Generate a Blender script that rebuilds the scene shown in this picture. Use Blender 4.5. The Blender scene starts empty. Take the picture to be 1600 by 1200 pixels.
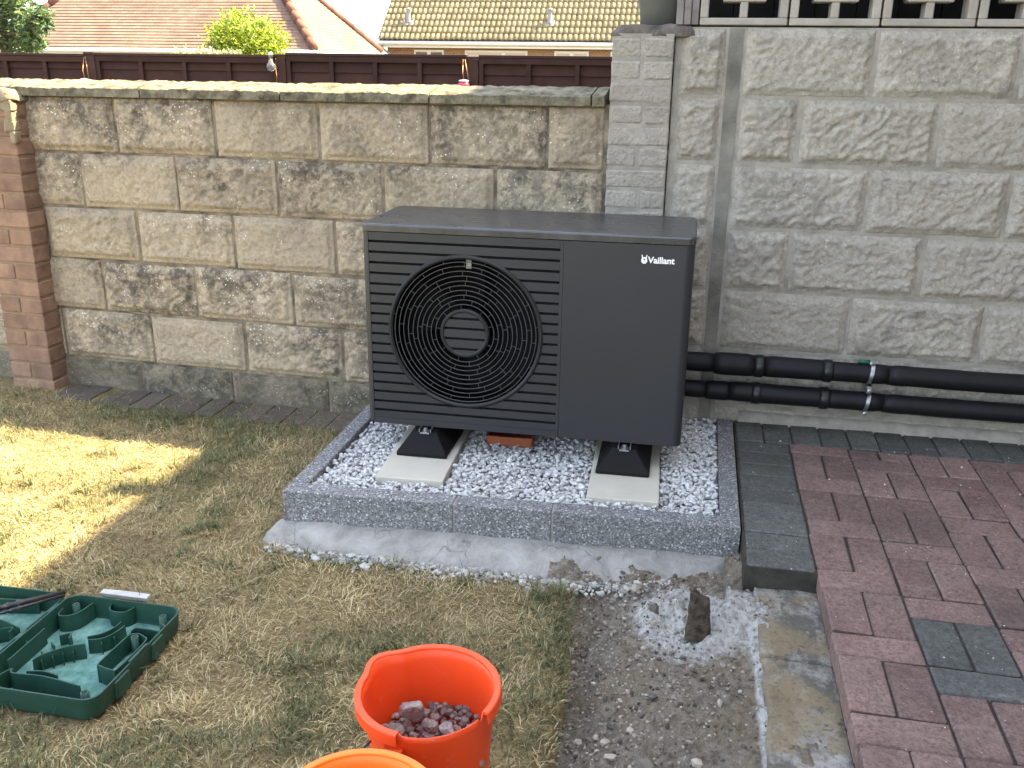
import bpy, bmesh, math, random
import numpy as np
from mathutils import Vector, Matrix, noise

random.seed(7)
rng = np.random.default_rng(7)
scene = bpy.context.scene
COL = scene.collection
PI = math.pi

# ------------------------------------------------------------------ camera
YAW, PITCH, ROLL = -0.18998, 0.33095, 0.01347
fwd = Vector((math.sin(YAW) * math.cos(PITCH), math.cos(YAW) * math.cos(PITCH), -math.sin(PITCH)))
rgt = Vector((math.cos(YAW), -math.sin(YAW), 0))
upv = rgt.cross(fwd)
r2 = math.cos(ROLL) * rgt + math.sin(ROLL) * upv
u2 = -math.sin(ROLL) * rgt + math.cos(ROLL) * upv
cam_data = bpy.data.cameras.new('camera')
cam = bpy.data.objects.new('camera', cam_data)
COL.objects.link(cam)
mx = Matrix((r2, u2, -fwd)).transposed().to_4x4()
mx.translation = Vector((2.338, -3.425, 1.268))
cam.matrix_world = mx
cam_data.sensor_width = 36.0
cam_data.lens = 1450.7 / 1600 * 36
cam_data.clip_start = 0.05
cam_data.clip_end = 3000
scene.camera = cam

# ------------------------------------------------------------------ light
SUN = Vector((0.71, 0.345, 1.0)).normalized()
world = bpy.data.worlds.new('World')
scene.world = world
world.use_nodes = True
wn = world.node_tree
sky = wn.nodes.new('ShaderNodeTexSky')
sky.sky_type = 'NISHITA'
sky.sun_disc = False
sky.sun_elevation = math.asin(SUN.z)
sky.sun_rotation = math.atan2(SUN.x, SUN.y)
sky.dust_density = 2.0
sky.air_density = 1.0
hs = wn.nodes.new('ShaderNodeHueSaturation')
hs.inputs['Saturation'].default_value = 0.55
wn.links.new(sky.outputs[0], hs.inputs['Color'])
wn.links.new(hs.outputs[0], wn.nodes['Background'].inputs[0])
wn.nodes['Background'].inputs[1].default_value = 0.09
sl = bpy.data.lights.new('sun', 'SUN')
sl.energy = 3.0
sl.angle = math.radians(0.55)
sl.color = (1.0, 0.82, 0.50)
so = bpy.data.objects.new('sun', sl)
COL.objects.link(so)
so.rotation_euler = SUN.to_track_quat('Z', 'Y').to_euler()
so.location = (6, 3, 9)

vs = scene.view_settings
vs.view_transform = 'Standard'
vs.look = 'None'
vs.gamma = 1.0
vs.use_curve_mapping = False
vs.exposure = 3.5
scene.cycles.use_denoising = True
scene.cycles.max_bounces = 5
scene.cycles.diffuse_bounces = 3
scene.cycles.glossy_bounces = 2
scene.cycles.transmission_bounces = 4
scene.cycles.use_adaptive_sampling = True
scene.cycles.adaptive_threshold = 0.02
scene.cycles.caustics_reflective = False
scene.cycles.caustics_refractive = False

# ------------------------------------------------------------------ helpers
def link_obj(name, me, mat=None, parent=None, loc=None, rot=None):
    o = bpy.data.objects.new(name, me)
    COL.objects.link(o)
    if mat is not None and me is not None and len(me.materials) == 0:
        me.materials.append(mat)
    if parent is not None:
        o.parent = parent
    if loc is not None:
        o.location = loc
    if rot is not None:
        o.rotation_euler = rot
    return o

def empty(name, loc=(0, 0, 0), rz=0.0, label=None, cat=None, group=None, kind=None):
    o = bpy.data.objects.new(name, None)
    COL.objects.link(o)
    o.location = loc
    o.rotation_euler = (0, 0, rz)
    o.empty_display_size = 0.05
    return tag(o, label, cat, group, kind)

def tag(o, label=None, cat=None, group=None, kind=None):
    if label: o['label'] = label
    if cat: o['category'] = cat
    if group: o['group'] = group
    if kind: o['kind'] = kind
    return o

def mesh_bm(bm, name, smooth=False):
    me = bpy.data.meshes.new(name)
    bmesh.ops.recalc_face_normals(bm, faces=bm.faces)
    bm.to_mesh(me)
    bm.free()
    if smooth:
        for p in me.polygons: p.use_smooth = True
    return me

def set_smooth(me, on=True):
    me.polygons.foreach_set('use_smooth', [on] * len(me.polygons))

def box_bm(x0, x1, y0, y1, z0, z1, bevel=0.0, seg=2, bm=None):
    b = bm or bmesh.new()
    r = bmesh.ops.create_cube(b, size=1.0)
    for v in r['verts']:
        v.co = Vector((x0 + (v.co.x + .5) * (x1 - x0), y0 + (v.co.y + .5) * (y1 - y0), z0 + (v.co.z + .5) * (z1 - z0)))
    if bevel > 0:
        es = list({e for v in r['verts'] for e in v.link_edges})
        bmesh.ops.bevel(b, geom=es, offset=bevel, segments=seg, affect='EDGES', profile=0.5)
    return b

def box_me(name, *a, **k):
    return mesh_bm(box_bm(*a, **k), name)

def box(name, mat, parent, x0, x1, y0, y1, z0, z1, bevel=0.0, seg=2):
    return link_obj(name, box_me(name, x0, x1, y0, y1, z0, z1, bevel=bevel, seg=seg), mat, parent)

def jitter(me, amp, scale, seed=0):
    off = Vector((seed * 3.7, seed * 1.3, seed * 2.1))
    for v in me.vertices:
        v.co += noise.noise_vector(v.co * scale + off) * amp

def pydata(name, verts, faces, smooth=False):
    me = bpy.data.meshes.new(name)
    me.from_pydata([tuple(v) for v in verts], [], faces)
    bm = bmesh.new(); bm.from_mesh(me)
    bmesh.ops.remove_doubles(bm, verts=bm.verts, dist=1e-6)
    bmesh.ops.recalc_face_normals(bm, faces=bm.faces)
    bm.to_mesh(me); bm.free()
    if smooth: set_smooth(me)
    return me

def prism(name, pts, z0, z1, top_inset=0.0, bevel=0.0):
    """closed prism from an outline in xy"""
    bm = bmesh.new()
    vs_ = [bm.verts.new((x, y, z0)) for x, y in pts]
    f = bm.faces.new(vs_)
    r = bmesh.ops.extrude_face_region(bm, geom=[f])
    up = [v for v in r['geom'] if isinstance(v, bmesh.types.BMVert)]
    for v in up: v.co.z = z1
    bmesh.ops.recalc_face_normals(bm, faces=bm.faces)
    if bevel > 0:
        es = [e for e in bm.edges if all(abs(v.co.z - z1) < 1e-6 for v in e.verts)]
        bmesh.ops.bevel(bm, geom=es, offset=bevel, segments=2, affect='EDGES', profile=0.5)
    return mesh_bm(bm, name)

def rounded_rect(x0, x1, y0, y1, r, n=6):
    out = []
    for cx, cy, a0 in ((x1 - r, y1 - r, 0), (x0 + r, y1 - r, 90), (x0 + r, y0 + r, 180), (x1 - r, y0 + r, 270)):
        for i in range(n + 1):
            a = math.radians(a0 + 90 * i / n)
            out.append((cx + r * math.cos(a), cy + r * math.sin(a)))
    return out

def tube(name, pts, rad, n=10, closed=False):
    """tube along a polyline; rad may be a list"""
    P = [Vector(p) for p in pts]
    rads = rad if isinstance(rad, (list, tuple)) else [rad] * len(P)
    verts, faces = [], []
    up = Vector((0, 0, 1))
    for i, p in enumerate(P):
        t = (P[min(i + 1, len(P) - 1)] - P[max(i - 1, 0)]).normalized()
        a = t.cross(up)
        if a.length < 1e-3: a = t.cross(Vector((1, 0, 0)))
        a.normalize(); b = a.cross(t)
        for k in range(n):
            th = 2 * PI * k / n
            verts.append(p + (a * math.cos(th) + b * math.sin(th)) * rads[i])
    for i in range(len(P) - 1):
        for k in range(n):
            faces.append((i * n + k, i * n + (k + 1) % n, (i + 1) * n + (k + 1) % n, (i + 1) * n + k))
    faces.append(tuple(range(n - 1, -1, -1)))
    faces.append(tuple(range((len(P) - 1) * n, len(P) * n)))
    return pydata(name, verts, faces, True)

def lathe(name, prof, n=32, smooth=True):
    verts, faces = [], []
    for r, z in prof:
        for k in range(n):
            a = 2 * PI * k / n
            verts.append((r * math.cos(a), r * math.sin(a), z))
    for i in range(len(prof) - 1):
        for k in range(n):
            faces.append((i * n + k, i * n + (k + 1) % n, (i + 1) * n + (k + 1) % n, (i + 1) * n + k))
    return pydata(name, verts, faces, smooth)

def array_mesh(name, V, F, col=None, mat=None, smooth=False):
    """V (n,3) float, F (m,k) int with one k; col (n,3) per vertex"""
    me = bpy.data.meshes.new(name)
    m, k = F.shape
    me.vertices.add(len(V)); me.vertices.foreach_set('co', V.astype(np.float32).ravel())
    me.loops.add(m * k); me.loops.foreach_set('vertex_index', F.astype(np.int32).ravel())
    me.polygons.add(m); me.polygons.foreach_set('loop_start', np.arange(0, m * k, k, dtype=np.int32))
    me.polygons.foreach_set('use_smooth', np.full(m, smooth, dtype=bool))
    if col is not None:
        at = me.color_attributes.new('tint', 'FLOAT_COLOR', 'POINT')
        c4 = np.ones((len(V), 4), np.float32); c4[:, :3] = col
        at.data.foreach_set('color', c4.ravel())
    me.update(calc_edges=True)
    me.validate()
    if mat: me.materials.append(mat)
    return me

_lat = {}
def vnoise(x, y, scale, seed=0):
    if seed not in _lat: _lat[seed] = np.random.default_rng(1000 + seed).random((64, 64))
    L = _lat[seed]
    u, v = x * scale, y * scale
    i, j = np.floor(u).astype(int), np.floor(v).astype(int)
    fu, fv = u - i, v - j
    fu = fu * fu * (3 - 2 * fu); fv = fv * fv * (3 - 2 * fv)
    g = lambda a, b: L[a % 64, b % 64]
    return (g(i, j) * (1 - fu) + g(i + 1, j) * fu) * (1 - fv) + (g(i, j + 1) * (1 - fu) + g(i + 1, j + 1) * fu) * fv

def fnoise(x, y, scale, seed=0, octs=4):
    s, a, t = 0, 1.0, 0
    for o in range(octs):
        s = s + a * vnoise(x, y, scale * 2 ** o, seed + o); t += a; a *= .55
    return s / t

# ------------------------------------------------------------------ materials
class Mat:
    def __init__(self, name, rough=0.8, spec=0.3, metal=0.0):
        self.m = bpy.data.materials.new(name)
        self.m.use_nodes = True
        self.t = self.m.node_tree
        self.b = self.t.nodes['Principled BSDF']
        self.b.inputs['Roughness'].default_value = rough
        self.b.inputs['Specular IOR Level'].default_value = spec
        self.b.inputs['Metallic'].default_value = metal
    def node(self, ty, **kw):
        n = self.t.nodes.new(ty)
        for k, v in kw.items(): setattr(n, k, v)
        return n
    def L(self, a, b): self.t.links.new(a, b)
    def pos(self): return self.node('ShaderNodeNewGeometry').outputs['Position']
    def objc(self): return self.node('ShaderNodeTexCoord').outputs['Object']
    def rand(self): return self.node('ShaderNodeObjectInfo').outputs['Random']
    def attr(self, n): return self.node('ShaderNodeAttribute', attribute_name=n).outputs['Color']
    def scaled(self, vec, s):
        n = self.node('ShaderNodeMapping'); n.inputs['Scale'].default_value = s
        self.L(vec, n.inputs['Vector']); return n.outputs[0]
    def shifted(self, vec, val, amt=37.0):
        """move a coordinate by a value times amt, so copies differ"""
        m = self.node('ShaderNodeMath', operation='MULTIPLY'); self.L(val, m.inputs[0]); m.inputs[1].default_value = amt
        n = self.node('ShaderNodeVectorMath', operation='ADD'); self.L(vec, n.inputs[0]); self.L(m.outputs[0], n.inputs[1])
        return n.outputs[0]
    def noise(self, vec, scale, detail=4, rough=0.55, dist=0.0):
        n = self.node('ShaderNodeTexNoise')
        n.inputs['Scale'].default_value = scale; n.inputs['Detail'].default_value = detail
        n.inputs['Roughness'].default_value = rough; n.inputs['Distortion'].default_value = dist
        if vec is not None: self.L(vec, n.inputs['Vector'])
        return n.outputs['Fac']
    def voro(self, vec, scale, out='Distance', feature='F1', rnd=1.0):
        n = self.node('ShaderNodeTexVoronoi', feature=feature)
        n.inputs['Scale'].default_value = scale; n.inputs['Randomness'].default_value = rnd
        if vec is not None: self.L(vec, n.inputs['Vector'])
        return n.outputs[out]
    def ramp(self, fac, stops, interp='LINEAR'):
        n = self.node('ShaderNodeValToRGB'); n.color_ramp.interpolation = interp
        e = n.color_ramp.elements
        while len(e) < len(stops): e.new(0.5)
        for el, (p, c) in zip(e, stops):
            el.position = p
            el.color = (c, c, c, 1) if isinstance(c, (int, float)) else (*c, 1)
        self.L(fac, n.inputs[0]); return n.outputs['Color']
    def mix(self, fac, a, b, blend='MIX'):
        n = self.node('ShaderNodeMix', data_type='RGBA', blend_type=blend)
        for s, v in ((n.inputs[0], fac), (n.inputs[6], a), (n.inputs[7], b)):
            if hasattr(v, 'is_output') or isinstance(v, bpy.types.NodeSocket): self.L(v, s)
            elif isinstance(v, (int, float)): s.default_value = v
            else: s.default_value = (*v, 1)
        return n.outputs[2]
    def math(self, op, a, b=0.0):
        n = self.node('ShaderNodeMath', operation=op)
        for s, v in ((n.inputs[0], a), (n.inputs[1], b)):
            if isinstance(v, bpy.types.NodeSocket): self.L(v, s)
            else: s.default_value = v
        return n.outputs[0]
    def sep(self, vec):
        n = self.node('ShaderNodeSeparateXYZ'); self.L(vec, n.inputs[0]); return n.outputs
    def color(self, c):
        if isinstance(c, bpy.types.NodeSocket): self.L(c, self.b.inputs['Base Color'])
        else: self.b.inputs['Base Color'].default_value = (*c, 1)
        return self
    def rough(self, f):
        self.L(f, self.b.inputs['Roughness']); return self
    def bump(self, h, strength=0.5, dist=0.01, prev=None):
        n = self.node('ShaderNodeBump'); n.inputs['Strength'].default_value = strength; n.inputs['Distance'].default_value = dist
        self.L(h, n.inputs['Height'])
        if prev is not None: self.L(prev, n.inputs['Normal'])
        self.L(n.outputs[0], self.b.inputs['Normal']); return n.outputs[0]

def varied(name, c1, c2, scale=8, rough=0.8, spec=0.25, bscale=60, bstr=0.25, bdist=0.004, rnd=0.25, metal=0.0):
    """a two-tone weathered surface with per-object brightness and fine relief"""
    M = Mat(name, rough, spec, metal)
    p = M.shifted(M.objc(), M.rand(), 23.0)
    n = M.noise(p, scale, 5, 0.6)
    c = M.mix(M.ramp(n, [(0.32, 0.0), (0.68, 1.0)]), c1, c2)
    k = M.math('ADD', M.math('MULTIPLY', M.rand(), rnd), 1 - rnd / 2)
    cmb = M.node('ShaderNodeCombineColor')
    for i in range(3): M.L(k, cmb.inputs[i])
    c = M.mix(1.0, c, cmb.outputs[0], 'MULTIPLY')
    M.color(c)
    if bstr > 0: M.bump(M.noise(p, bscale, 4, 0.6), bstr, bdist)
    return M.m

def plain(name, c, rough=0.6, spec=0.4, metal=0.0):
    return Mat(name, rough, spec, metal).color(c).m

def block_mat(name, c1, c2, stain, stain_amt, lichen, rnd=0.16, lo=0.45, hi=0.63):
    M = Mat(name, 0.92, 0.15)
    p = M.pos()
    q = M.shifted(p, M.rand(), 11.0)
    base = M.mix(M.ramp(M.noise(q, 5, 5, 0.6), [(0.3, 0.0), (0.7, 1.0)]), c1, c2)
    base = M.mix(M.ramp(M.noise(q, 70, 3, 0.6), [(0.38, 0.6), (0.55, 0.0)]), base, (c1[0] * .62, c1[1] * .6, c1[2] * .55))
    # soot and algae: gritty blotches that gather towards the upper arris of each block
    zone = M.noise(M.shifted(p, M.rand(), 5.0), 3.2, 4, 0.6)
    hh = M.math('MULTIPLY', M.sep(M.objc())[2], 0.75)
    zone = M.math('ADD', zone, M.math('MULTIPLY', M.math('SUBTRACT', M.rand(), 0.5), 0.32))
    zone = M.ramp(M.math('ADD', zone, hh), [(lo, 0.0), (hi, 1.0)])
    grit = M.ramp(M.noise(q, 24, 9, 0.78, 0.3), [(0.45, 0.0), (0.53, 1.0)])
    grit2 = M.ramp(M.noise(q, 7, 8, 0.7), [(0.44, 0.0), (0.56, 1.0)])
    sm = M.math('MULTIPLY', M.math('MULTIPLY', zone, M.math('ADD', M.math('MULTIPLY', grit, 0.55), M.math('MULTIPLY', grit2, 0.45))), stain_amt)
    c = M.mix(sm, base, stain)
    if lichen > 0:
        v = M.voro(p, 66)
        dots = M.ramp(M.math('ADD', v, M.math('MULTIPLY', M.noise(p, 120, 2), 0.25)), [(0.27, 1.0), (0.33, 0.0)])
        clus = M.ramp(M.noise(p, 8, 4), [(0.52, 0.0), (0.60, 1.0)])
        c = M.mix(M.math('MULTIPLY', M.math('MULTIPLY', dots, clus), lichen), c, (0.72, 0.70, 0.60))
    k = M.math('ADD', M.math('MULTIPLY', M.rand(), rnd), 1 - rnd / 2)
    cmb = M.node('ShaderNodeCombineColor')
    for i in range(3): M.L(k, cmb.inputs[i])
    M.color(M.mix(1.0, c, cmb.outputs[0], 'MULTIPLY'))
    b1 = M.bump(M.noise(q, 34, 5, 0.62, 1.0), 0.6, 0.012)
    M.bump(M.noise(q, 180, 3, 0.7), 0.35, 0.003, b1)
    return M.m

MT = {}
MT['block_left'] = block_mat('weathered_tan_block', (0.435, 0.365, 0.262), (0.37, 0.315, 0.23), (0.055, 0.049, 0.042), 0.85, 1.0, rnd=0.22, lo=0.40, hi=0.72)
MT['block_base'] = block_mat('dirty_base_block', (0.24, 0.205, 0.15), (0.16, 0.145, 0.105), (0.05, 0.05, 0.038), 0.9, 0.5, lo=0.3, hi=0.6)
MT['block_right'] = block_mat('grey_cream_block', (0.415, 0.385, 0.325), (0.35, 0.33, 0.282), (0.14, 0.13, 0.11), 0.6, 0.35, rnd=0.2, lo=0.50, hi=0.80)
MT['mortar_left'] = varied('weathered_mortar', (0.27, 0.225, 0.16), (0.06, 0.052, 0.042), 13, 0.95, 0.1, 90, 0.5, 0.006, 0)
MT['mortar_right'] = varied('grey_mortar', (0.37, 0.345, 0.292), (0.22, 0.206, 0.175), 13, 0.95, 0.1, 90, 0.5, 0.006, 0)
MT['mortar_strip'] = varied('dark_mortar_strip', (0.26, 0.245, 0.205), (0.12, 0.117, 0.10), 7, 0.95, 0.1, 90, 0.6, 0.006, 0)
MT['coping'] = varied('old_concrete_coping', (0.24, 0.22, 0.155), (0.06, 0.055, 0.038), 20, 0.95, 0.1, 60, 0.9, 0.012, 0.1)
MT['red_brick'] = varied('old_red_brick', (0.29, 0.185, 0.125), (0.17, 0.108, 0.08), 14, 0.9, 0.15, 110, 0.5, 0.004, 0.35)
MT['brick_mortar'] = varied('sandy_brick_mortar', (0.27, 0.19, 0.12), (0.20, 0.145, 0.095), 20, 0.95, 0.1, 120, 0.5, 0.005, 0)
MT['painted_brick'] = varied('grey_painted_brick', (0.36, 0.335, 0.285), (0.27, 0.25, 0.215), 22, 0.88, 0.15, 75, 0.9, 0.010, 0.16)
MT['dirty_mortar'] = varied('dirty_mortar', (0.17, 0.15, 0.125), (0.06, 0.055, 0.048), 18, 0.95, 0.1, 80, 0.7, 0.01, 0)
MT['cap_mortar'] = varied('pale_cap_mortar', (0.30, 0.25, 0.17), (0.17, 0.135, 0.09), 18, 0.95, 0.1, 70, 0.7, 0.01, 0)
MT['screen_block'] = varied('screen_block_concrete', (0.38, 0.35, 0.295), (0.28, 0.265, 0.23), 12, 0.95, 0.1, 120, 0.5, 0.004, 0.12)
MT['timber_grey'] = varied('weathered_timber', (0.26, 0.24, 0.22), (0.12, 0.11, 0.10), 10, 0.9, 0.15, 60, 0.5, 0.006, 0.1)
MT['pot'] = varied('grey_green_pot', (0.085, 0.085, 0.068), (0.06, 0.062, 0.05), 7, 0.7, 0.3, 60, 0.15, 0.003, 0)
MT['shed'] = varied('near_black_board', (0.022, 0.021, 0.02), (0.014, 0.013, 0.013), 6, 0.9, 0.1, 50, 0.3, 0.004, 0.2)  # near-black so the openings in the screen blocks stay dark
MT['black_rubber'] = varied('black_rubber', (0.0035, 0.0037, 0.004), (0.006, 0.006, 0.0065), 30, 0.7, 0.22, 200, 0.2, 0.001, 0)
MT['foam'] = varied('black_foam_lagging', (0.0045, 0.005, 0.006), (0.009, 0.0095, 0.011), 12, 0.55, 0.25, 90, 0.15, 0.002, 0.3)
MT['steel'] = varied('galvanised_steel', (0.42, 0.43, 0.44), (0.26, 0.27, 0.28), 60, 0.35, 0.5, 90, 0.1, 0.001, 0, metal=0.9)
MT['green_plug'] = plain('green_plastic_plug', (0.012, 0.10, 0.05), 0.5)
MT['slab'] = varied('buff_paving_slab', (0.50, 0.47, 0.39), (0.43, 0.41, 0.345), 9, 0.9, 0.2, 160, 0.3, 0.002, 0.08)
MT['terracotta'] = varied('terracotta', (0.33, 0.10, 0.045), (0.25, 0.075, 0.035), 20, 0.7, 0.3, 90, 0.2, 0.002, 0)
MT['black_void'] = plain('black_inside_groove_shade', (0.0015, 0.0015, 0.002), 0.6, 0.15)  # also behind the louvre slats, where groove shade is put into the colour
MT['fan_blade'] = plain('black_fan_plastic', (0.0012, 0.0012, 0.0015), 0.6, 0.08)
MT['grille'] = plain('dark_grey_grille', (0.013, 0.0138, 0.0148), 0.42, 0.4)
MT['ring'] = plain('lip_lit_grille_wire', (0.070, 0.071, 0.072), 0.45, 0.4)  # light caught on the ring lips is put into this paler grey
MT['white_print'] = plain('white_print', (0.82, 0.83, 0.84), 0.5, 0.3)
MT['dark_print'] = plain('dark_print', (0.04, 0.042, 0.046), 0.5, 0.3)

def casing_mat(name, dusty):
    M = Mat(name, 0.42, 0.45)
    p = M.pos()
    c = M.mix(M.ramp(M.noise(p, 3.0, 3), [(0.35, 0.0), (0.7, 1.0)]), (0.0225, 0.0245, 0.0275), (0.026, 0.028, 0.031))
    if dusty:
        M.b.inputs['Specular IOR Level'].default_value = 0.75
        w = M.noise(M.scaled(p, (2.2, 7.0, 1.0)), 2.6, 6, 0.65, 1.6)
        d = M.ramp(w, [(0.46, 0.0), (0.62, 1.0)])
        c = M.mix(M.math('MULTIPLY', d, 0.07), c, (0.30, 0.30, 0.29))
        sp = M.ramp(M.voro(p, 34), [(0.03, 1.0), (0.05, 0.0)])
        c = M.mix(M.math('MULTIPLY', sp, 0.5), c, (0.4, 0.4, 0.38))
        M.rough(M.ramp(w, [(0.35, 0.26), (0.65, 0.36)]))
    M.color(c)
    M.bump(M.noise(p, 700, 2), 0.06, 0.001)
    return M.m
MT['casing'] = casing_mat('anthracite_painted_steel', False)
MT['lid'] = casing_mat('dusty_anthracite_lid', True)

def granite_mat(name):
    M = Mat(name, 0.85, 0.25)
    p = M.objc()
    p = M.pos()
    v = M.voro(p, 230, 'Color')
    n = M.node('ShaderNodeSeparateColor'); M.L(v, n.inputs[0])
    c = M.ramp(n.outputs[0], [(0.0, (0.045, 0.046, 0.047)), (0.35, (0.115, 0.117, 0.118)), (0.75, (0.19, 0.192, 0.193)), (0.94, (0.30, 0.30, 0.30)), (1.0, (0.6, 0.6, 0.6))])
    c = M.mix(M.math('MULTIPLY', M.noise(p, 6, 4), 0.35), c, (0.22, 0.22, 0.215))
    k = M.math('ADD', M.math('MULTIPLY', M.rand(), 0.18), 0.93)
    cmb = M.node('ShaderNodeCombineColor')
    for i in range(3): M.L(k, cmb.inputs[i])
    M.color(M.mix(1.0, c, cmb.outputs[0], 'MULTIPLY'))
    M.bump(M.noise(p, 240, 3), 0.35, 0.002)
    return M.m
MT['granite'] = granite_mat('granite_aggregate_edging')

def paver_mat(name, c1, c2, rnd=0.25):
    M = Mat(name, 0.85, 0.22)
    p = M.pos()
    q = M.shifted(p, M.rand(), 9.0)
    c = M.mix(M.ramp(M.noise(q, 9, 5, 0.62), [(0.3, 0.0), (0.7, 1.0)]), c1, c2)
    c = M.mix(M.ramp(M.noise(p, 2.3, 5, 0.6), [(0.42, 0.0), (0.64, 0.75)]), c, tuple(x * .5 + .03 for x in c1))
    fine = M.ramp(M.noise(q, 130, 3, 0.7), [(0.36, 1.0), (0.52, 0.0)])
    c = M.mix(M.math('MULTIPLY', fine, 0.55), c, tuple(x * .45 for x in c1))
    c = M.mix(1.0, c, M.ramp(M.noise(q, 62, 7, 0.82), [(0.33, 0.62), (0.5, 1.0), (0.68, 1.38)]), 'MULTIPLY')
    sp = M.ramp(M.voro(p, 48), [(0.06, 1.0), (0.12, 0.0)])
    spk = M.ramp(M.noise(p, 10, 3), [(0.50, 0.0), (0.6, 1.0)])
    c = M.mix(M.math('MULTIPLY', M.math('MULTIPLY', sp, spk), 0.75), c, (0.5, 0.47, 0.43))
    smear = M.ramp(M.noise(M.scaled(p, (1, 2.5, 1)), 7, 6, 0.7), [(0.62, 0.0), (0.78, 0.5)])
    c = M.mix(smear, c, (0.33, 0.31, 0.29))
    k = M.math('ADD', M.math('MULTIPLY', M.rand(), rnd), 1 - rnd / 2)
    cmb = M.node('ShaderNodeCombineColor')
    for i in range(3): M.L(k, cmb.inputs[i])
    M.color(M.mix(1.0, c, cmb.outputs[0], 'MULTIPLY'))
    M.bump(M.noise(q, 220, 3, 0.65), 0.4, 0.003)
    return M.m
MT['paver_red'] = paver_mat('red_block_paver', (0.165, 0.103, 0.088), (0.222, 0.156, 0.134), 0.34)
MT['paver_grey'] = paver_mat('charcoal_block_paver', (0.074, 0.077, 0.069), (0.116, 0.117, 0.105), 0.35)
MT['paver_old'] = paver_mat('old_dark_paver', (0.10, 0.082, 0.062), (0.14, 0.115, 0.088))
MT['joint_sand'] = varied('dark_joint_sand', (0.035, 0.032, 0.028), (0.065, 0.06, 0.05), 20, 0.95, 0.1, 120, 0.7, 0.006, 0)

def tint_mat(name, rough=0.85, spec=0.2, gain=1.0, trans=0.0, bump=0.0):
    M = Mat(name, rough, spec)
    c = M.attr('tint')
    M.color(c)
    if bump > 0: M.bump(M.noise(M.pos(), 160, 3), bump, 0.003)
    if trans > 0:
        tr = M.node('ShaderNodeBsdfTranslucent'); M.L(c, tr.inputs[0])
        mxn = M.node('ShaderNodeMixShader'); mxn.inputs[0].default_value = trans
        out = M.t.nodes['Material Output']
        M.L(M.b.outputs[0], mxn.inputs[1]); M.L(tr.outputs[0], mxn.inputs[2]); M.L(mxn.outputs[0], out.inputs[0])
    return M.m
MT['gravel'] = tint_mat('grey_white_chippings', 0.85, 0.2, bump=0.35)
MT['grass'] = tint_mat('dry_grass_blades', 0.7, 0.2, trans=0.28)
MT['leaf'] = tint_mat('leaves', 0.5, 0.35, trans=0.35)

def lawn_mat():
    M = Mat('dry_thatch', 0.95, 0.1)
    p = M.pos()
    a = M.ramp(M.noise(p, 60, 6, 0.75, 0.8), [(0.28, (0.07, 0.055, 0.03)), (0.45, (0.18, 0.14, 0.072)), (0.6, (0.30, 0.235, 0.12)), (0.75, (0.42, 0.34, 0.185))])
    g = M.ramp(M.noise(p, 3.2, 4, 0.6), [(0.5, 0.0), (0.68, 0.55)])
    c = M.mix(g, a, (0.075, 0.085, 0.035))
    M.color(c)
    M.bump(M.noise(p, 90, 5, 0.75), 0.9, 0.012)
    return M.m
MT['lawn'] = lawn_mat()

def soil_mat():
    M = Mat('dug_soil_and_mortar', 0.95, 0.12)
    p = M.pos()
    a = M.ramp(M.noise(p, 34, 7, 0.75), [(0.3, (0.055, 0.046, 0.037)), (0.44, (0.17, 0.147, 0.115)), (0.58, (0.25, 0.222, 0.178)), (0.74, (0.38, 0.35, 0.295))])
    big = M.ramp(M.noise(p, 5, 4, 0.6), [(0.42, 0.0), (0.62, 0.6)])
    a = M.mix(big, a, (0.20, 0.158, 0.105))
    w = M.sep(M.attr('tint'))[0]     # spread of spilt mortar
    e = M.noise(p, 22, 6, 0.7)
    mm = M.ramp(M.math('ADD', w, M.math('MULTIPLY', M.math('SUBTRACT', e, 0.5), 0.9)), [(0.35, 0.0), (0.62, 1.0)])
    pale = M.ramp(M.noise(p, 60, 5, 0.7), [(0.3, (0.22, 0.21, 0.19)), (0.5, (0.44, 0.43, 0.40)), (0.75, (0.58, 0.57, 0.54))])
    M.color(M.mix(mm, a, pale))
    b = M.bump(M.noise(p, 42, 7, 0.75), 0.9, 0.02)
    M.bump(M.voro(p, 150), 0.35, 0.006, b)
    return M.m
MT['soil'] = soil_mat()

def strip_mat():
    M = Mat('stained_concrete_strip', 0.9, 0.2)
    p = M.pos()
    a = M.ramp(M.noise(p, 16, 8, 0.72), [(0.3, (0.14, 0.132, 0.115)), (0.5, (0.25, 0.238, 0.21)), (0.7, (0.38, 0.365, 0.33))])
    d = M.ramp(M.noise(M.scaled(p, (1.6, 1, 1)), 7, 8, 0.7, 0.2), [(0.47, 0.0), (0.56, 0.85)])
    a = M.mix(d, a, (0.085, 0.078, 0.062))
    o = M.ramp(M.noise(p, 5.2, 7, 0.68), [(0.50, 0.0), (0.56, 0.75)])
    a = M.mix(o, a, (0.21, 0.165, 0.098))
    g2 = M.ramp(M.noise(p, 90, 4, 0.7), [(0.36, 0.6), (0.5, 0.0)])
    a = M.mix(g2, a, (0.08, 0.073, 0.06))
    M.color(a)
    M.bump(M.noise(p, 50, 6, 0.7), 0.6, 0.008)
    return M.m
MT['strip'] = strip_mat()

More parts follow.
